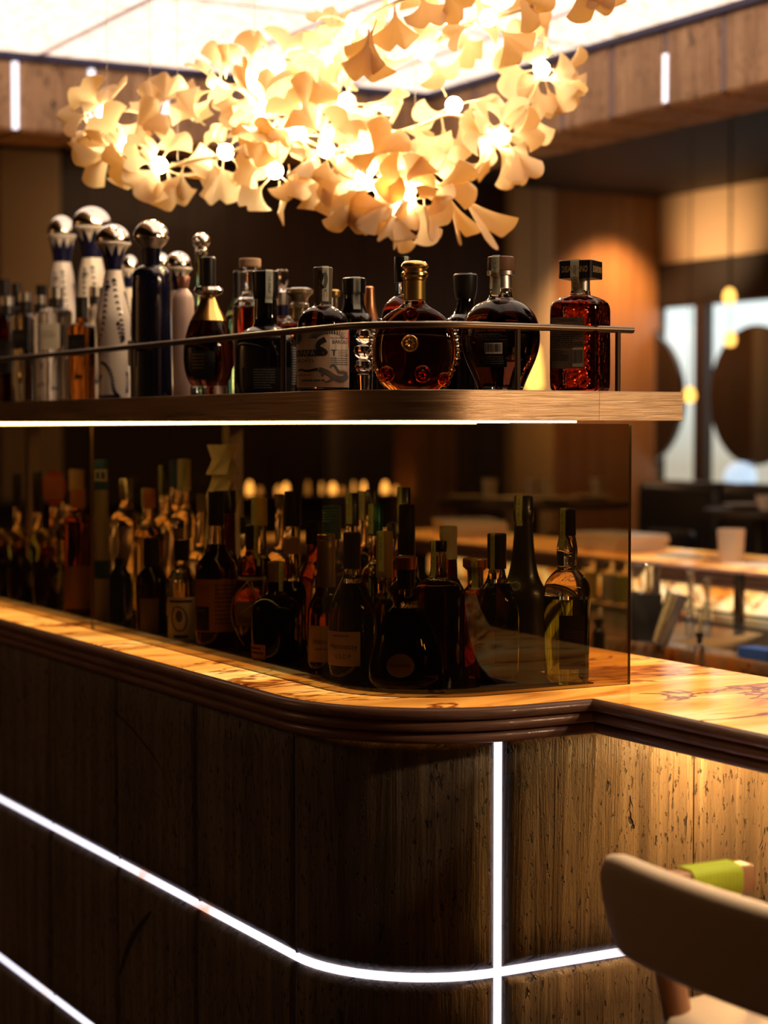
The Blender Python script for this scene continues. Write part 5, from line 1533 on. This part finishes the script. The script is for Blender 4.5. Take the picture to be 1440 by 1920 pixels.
b = C('large whisky bottle with black foil, curved shoulders and orange label', 405, 4.04, [
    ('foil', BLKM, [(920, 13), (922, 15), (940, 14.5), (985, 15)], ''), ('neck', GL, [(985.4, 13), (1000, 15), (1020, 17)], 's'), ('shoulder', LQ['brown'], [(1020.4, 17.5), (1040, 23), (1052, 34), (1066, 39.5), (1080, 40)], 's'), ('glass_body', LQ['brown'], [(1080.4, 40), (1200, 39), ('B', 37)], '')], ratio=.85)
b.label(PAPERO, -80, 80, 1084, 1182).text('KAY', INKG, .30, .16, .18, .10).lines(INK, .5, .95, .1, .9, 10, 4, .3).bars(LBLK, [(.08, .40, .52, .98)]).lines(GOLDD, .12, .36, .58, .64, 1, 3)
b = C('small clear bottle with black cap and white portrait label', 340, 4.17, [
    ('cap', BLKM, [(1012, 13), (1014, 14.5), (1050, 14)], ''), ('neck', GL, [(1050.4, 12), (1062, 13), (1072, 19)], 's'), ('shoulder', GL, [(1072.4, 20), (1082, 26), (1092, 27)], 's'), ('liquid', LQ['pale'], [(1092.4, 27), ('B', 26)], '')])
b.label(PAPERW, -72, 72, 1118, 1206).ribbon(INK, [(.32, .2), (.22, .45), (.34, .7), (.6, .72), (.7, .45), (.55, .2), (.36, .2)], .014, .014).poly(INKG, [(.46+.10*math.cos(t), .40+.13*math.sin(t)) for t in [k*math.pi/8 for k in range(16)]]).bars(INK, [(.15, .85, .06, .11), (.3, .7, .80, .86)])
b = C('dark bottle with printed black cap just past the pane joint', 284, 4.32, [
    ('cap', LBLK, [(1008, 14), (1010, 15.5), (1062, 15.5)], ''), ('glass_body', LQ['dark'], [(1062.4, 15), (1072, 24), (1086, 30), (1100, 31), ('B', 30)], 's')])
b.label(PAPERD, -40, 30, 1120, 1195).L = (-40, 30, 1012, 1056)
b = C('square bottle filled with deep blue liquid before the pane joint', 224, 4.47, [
    ('cap', BLKM, [(1046, 9), (1062, 9)], 'f', 2.0), ('glass_body', M('blue_label_glass', (.015, .03, .10), .15, coat=.6), [(1062.4, 9), (1070, 12), (1078, 17), ('B', 17.5)], '')], sup=6, yaw=-20, n=40)
b = C('slim frosted vodka bottle with blue printed cap', 190, 4.57, [
    ('cap', BLUEP, [(862, 12), (864, 13), (918, 13.5)], ''), ('frosted_body', M('frost', (.55, .50, .42), .45, trans=.5), [(918.4, 12.5), (958, 13), (972, 14.5), (1000, 15), ('B', 15)], '')], sup=2)
b.label(PAPERW, -60, 60, 880, 902, 'cap_print').bars(BLUEP, [(.2, .45, .2, .8), (.55, .8, .2, .8)])
b.label(BLUEP, -55, 75, 1050, 1084, 'blue_emblem')
b = C('tall amber bottle with orange cap beside the vodka bottle', 146, 4.72, [
    ('cap', ORG, [(917, 13), (919, 14.5), (951, 14.5)], ''), ('neck', LQ['gold'], [(951.4, 12), (960, 14), (966, 20)], ''), ('glass_body', LQ['amber'], [(966.4, 22), (974, 27), (984, 28), ('B', 28)], '')], ratio=.8)
b.label(PAPERO, -60, 60, 1060, 1140)
b = C('dark bottle with round gilt ball stopper nearer the pane joint', 85, 4.92, [
    ('ball_stopper', GOLDD, [(991, 5), (994, 13), (1002, 18), (1012, 18), (1022, 14), (1026, 12)], 's'), ('neck', LQ['amber'], [(1026.4, 12), (1046, 13), (1054, 18)], ''), ('glass_body', LQ['dark'], [(1054.4, 19), (1064, 24), (1075, 25), (1130, 24), ('B', 23)], 's')])
b = C('dark bottle with round gilt ball stopper, middle one of three', 37, 5.12, [
    ('ball_stopper', GOLDD, [(993, 5), (996, 12), (1003, 17), (1012, 17), (1021, 13), (1025, 11)], 's'), ('neck', LQ['red'], [(1025.4, 11), (1044, 12), (1052, 17)], ''), ('glass_body', LQ['dark'], [(1052.4, 18), (1062, 23), (1072, 24), (1125, 23), ('B', 22)], 's')])
b = C('dark bottle with round gilt ball stopper at the very end of the row', 3, 5.27, [
    ('ball_stopper', GOLDD, [(990, 5), (993, 12), (1000, 16), (1009, 16), (1018, 13), (1022, 11)], 's'), ('neck', LQ['brown'], [(1022.4, 11), (1042, 12), (1050, 16)], ''), ('glass_body', LQ['dark'], [(1050.4, 17), (1060, 22), (1070, 23), ('B', 21)], 's')])
# ---- second row and behind
def plain(label, cx, D, ytop, ycap, ysh, hwc, hwb, capm, liq, strip=None, neck=None, top2=None):
    b = C(label, cx, D, [('cap', capm, [(ytop, hwc*.9), (ytop + 2, hwc), (ycap, hwc*1.02)], ''), ('neck', neck or GL, [(ycap + .4, hwc*.86), (ysh - 14, hwc*.95), (ysh - 4, hwc*1.25)], ''),
        ('glass_body', liq, [(ysh - 3.6, hwc*1.3), (ysh + 8, hwb*.85), (ysh + 22, hwb), ('B', hwb*.97)], 's')])
    if strip: b.strip(strip[0], strip[1], strip[2], STRIPG)
    return b
DK = LQ['dark']
plain('bottle with gold signature cap and green strip beside the tall black foil bottle', 721, 3.65, 996, 1082, 1125, 15.5, 30, M('gold_cap_pale', (.42, .30, .12), .4, .5), LQ['pale'], (-25, 11, 1070))
plain('bottle with straight tall black foil cap', 762, 3.77, 946, 1040, 1085, 16.5, 34, BLKM, DK, (-70, 8, 1000))
plain('bottle with ridged teal cap and wide green strip', 704, 3.87, 945, 1004, 1060, 14, 30, TEAL, GLG, (-40, 12, 1000))
b = plain('clear shouldered bottle with ridged teal cap and no strip', 622, 3.85, 948, 1010, 1060, 17, 38, TEAL, LQ['clear'])
g = G()
for k in range(5): g.tube([b.pt(a, b.z(957 + k*5), .0006) for a in range(0, 361, 20)], .0011, 6)
g.make('cap_ridges', TEAL, b.parts[0])
plain('bottle with black foil and broad green strip near the teal caps', 660, 4.0, 924, 986, 1040, 13, 28, BLKM, LQ['red'], (-25, 12, 982))
plain('bottle with green strip half hidden behind the broad strip bottle', 678, 4.2, 921, 974, 1030, 10, 24, BLKM, LQ['amber'], (0, 10, 974))
plain('bottle with blunt black cap behind the second teal cap', 697, 4.12, 918, 960, 1030, 12, 26, BLKM, DK)
plain('bottle with green strip directly behind the straight black foil bottle', 757, 4.0, 914, 972, 1040, 13, 28, BLKM, LQ['amber'], (-40, 11, 970))
plain('bottle with low black cap behind the straight black foil bottle', 738, 4.25, 980, 1010, 1060, 13, 26, BLKM, DK)
plain('bottle with wide black cap and amber neck behind the gold ridged cap', 590, 4.02, 978, 1020, 1062, 17, 32, BLKM, LQ['amber'], None, LQ['amber'])
plain('bottle with smooth black foil and long clear neck', 549, 4.07, 921, 986, 1075, 15.5, 36, BLKM, LQ['brown'], (-90, 6, 950))
plain('bottle with dull copper coloured cap before the long clear neck', 547, 3.90, 1007, 1038, 1092, 15, 28, M('peach_cap', (.40, .22, .14), .4, .3), DK)
plain('clear bottle with thin pale neck beside the long clear neck', 524, 4.22, 926, 950, 1035, 9, 30, PAPERD, LQ['clear'])
plain('clear bottle with yellow cap and green strip', 486, 4.12, 932, 985, 1050, 15, 30, YEL, LQ['clear'], (-45, 12, 985))
plain('bottle with black cap in shadow under the yellow cap', 462, 4.30, 968, 1000, 1050, 13, 28, BLKM, DK)
plain('bottle with dark cap and red neck ring beside the large whisky bottle', 430, 4.22, 919, 962, 1050, 12, 30, BLKM, LQ['red'], None, LQ['red'])
plain('clear bottle with slim grey cap beside the white folded bottle', 377, 4.55, 925, 958, 1030, 9, 26, PAPERD, LQ['clear'])
plain('clear bottle with tall pale green strip cap', 345, 4.75, 861, 920, 960, 12, 28, PAPERW, LQ['clear'], (10, 12, 918))
plain('bottle with pale and black cap in the back row', 308, 4.95, 873, 925, 970, 11, 26, BLKM, LQ['clear'], (-40, 8, 930))
plain('bottle with orange paper cap and green strip', 278, 4.62, 916, 952, 990, 13, 30, ORG, LQ['pale'], (-60, 9, 985))
plain('bottle with blue and pale cap tucked in the back row', 327, 5.15, 862, 912, 950, 9, 20, BLUEP, LQ['clear'])
plain('clear wide bottle with silver cork cap standing at the pane joint', 236, 4.72, 897, 935, 958, 12, 32, SILM, LQ['clear'])
plain('bottle with pale gold cap behind the orange cap', 143, 5.20, 880, 920, 962, 13.5, 26, PAPER, LQ['gold'])
plain('dark green bottle with black neck in the far row', 70, 5.32, 884, 960, 1000, 9, 18, BLKM, GLG)
plain('green glass bottle at the far end of the row', 32, 5.50, 888, 950, 1000, 8, 17, BLKM, GLG)
plain('dark bottle with stubby cap behind the red paddle', 122, 5.42, 890, 940, 985, 9, 18, BLKM, DK)
# bottle with a round red printed paddle stopper
b = C('bottle with round red paddle topped stopper', 101, 5.03, [('neck', GL, [(950, 8), (985, 9), (995, 14)], ''), ('glass_body', LQ['pale'], [(995.4, 15), (1005, 26), (1015, 27), ('B', 26)], 's')])
g = G(); k = b.px(1); n = 28; V = []
for d in (-1, 1):
    for j in range(n):
        t = 2*math.pi*j/n; x = 22*k*math.cos(t)*(1 - .25*max(0, -math.sin(t))); z = b.z(916) + 33*k*math.copysign(abs(math.sin(t))**.8, math.sin(t))
        V.append((RX*x + DX*d*4*k, RY*x + DY*d*4*k, z))
g.add(V, [tuple(range(n)), tuple(range(n, 2*n))] + [(j, (j+1) % n, n+(j+1) % n, n+j) for j in range(n)])
pd = g.make('paddle_stopper', REDP, b.t)
g = G()
for j in range(6):
    z = b.z(896 + j*7); V = [(RX*x - DX*4.4*k, RY*x - DY*4.4*k, zz) for x, zz in ((-17*k, z), (17*k, z), (17*k, z - 2.2*k), (-17*k, z - 2.2*k))]; g.add(V, [(0, 1, 2, 3)])
mesh('small_print', g.V, g.F, PAPER, pd, smooth=False)
# white faceted bottle like folded paper
p = at(418, 4.36, CZ + .0003); t = thing('ceramic_bottle', 'white faceted bottle shaped like folded paper rising over the others', 'bottle', p)
k = 4.36/FPX; zz = lambda y: zof(y, 4.36) - p.z
def facet(name, rings, n=6, ph=.3):
    g = G(); V = []
    for i, (y, w) in enumerate(rings):
        for j in range(n):
            a = 2*math.pi*(j + .5*(i % 2))/n + ph; V.append((w*k*math.cos(a), w*k*math.sin(a), zz(y)))
    F = []
    for i in range(len(rings)-1):
        for j in range(n):
            a, b2, c, d = i*n+j, i*n+(j+1) % n, (i+1)*n+j, (i+1)*n+(j+1) % n
            F += [(a, b2, c), (b2, d, c)] if i % 2 else [(a, b2, c if False else d if False else c), (b2, d, c)]
    F += [tuple(range(n)), tuple(range((len(rings)-1)*n, len(rings)*n))]
    g.add(V, F); mesh(name, g.V, g.F, M('paper_white_ceramic', (.80, .74, .60), .3), t, smooth=False)
facet('flared_stopper', [(834, 31), (862, 21), (890, 34)])
facet('faceted_body', [(892, 22), (899, 22), (930, 34), (965, 30), (1010, 38), (1060, 33), (1110, 38), (1172, 30)])
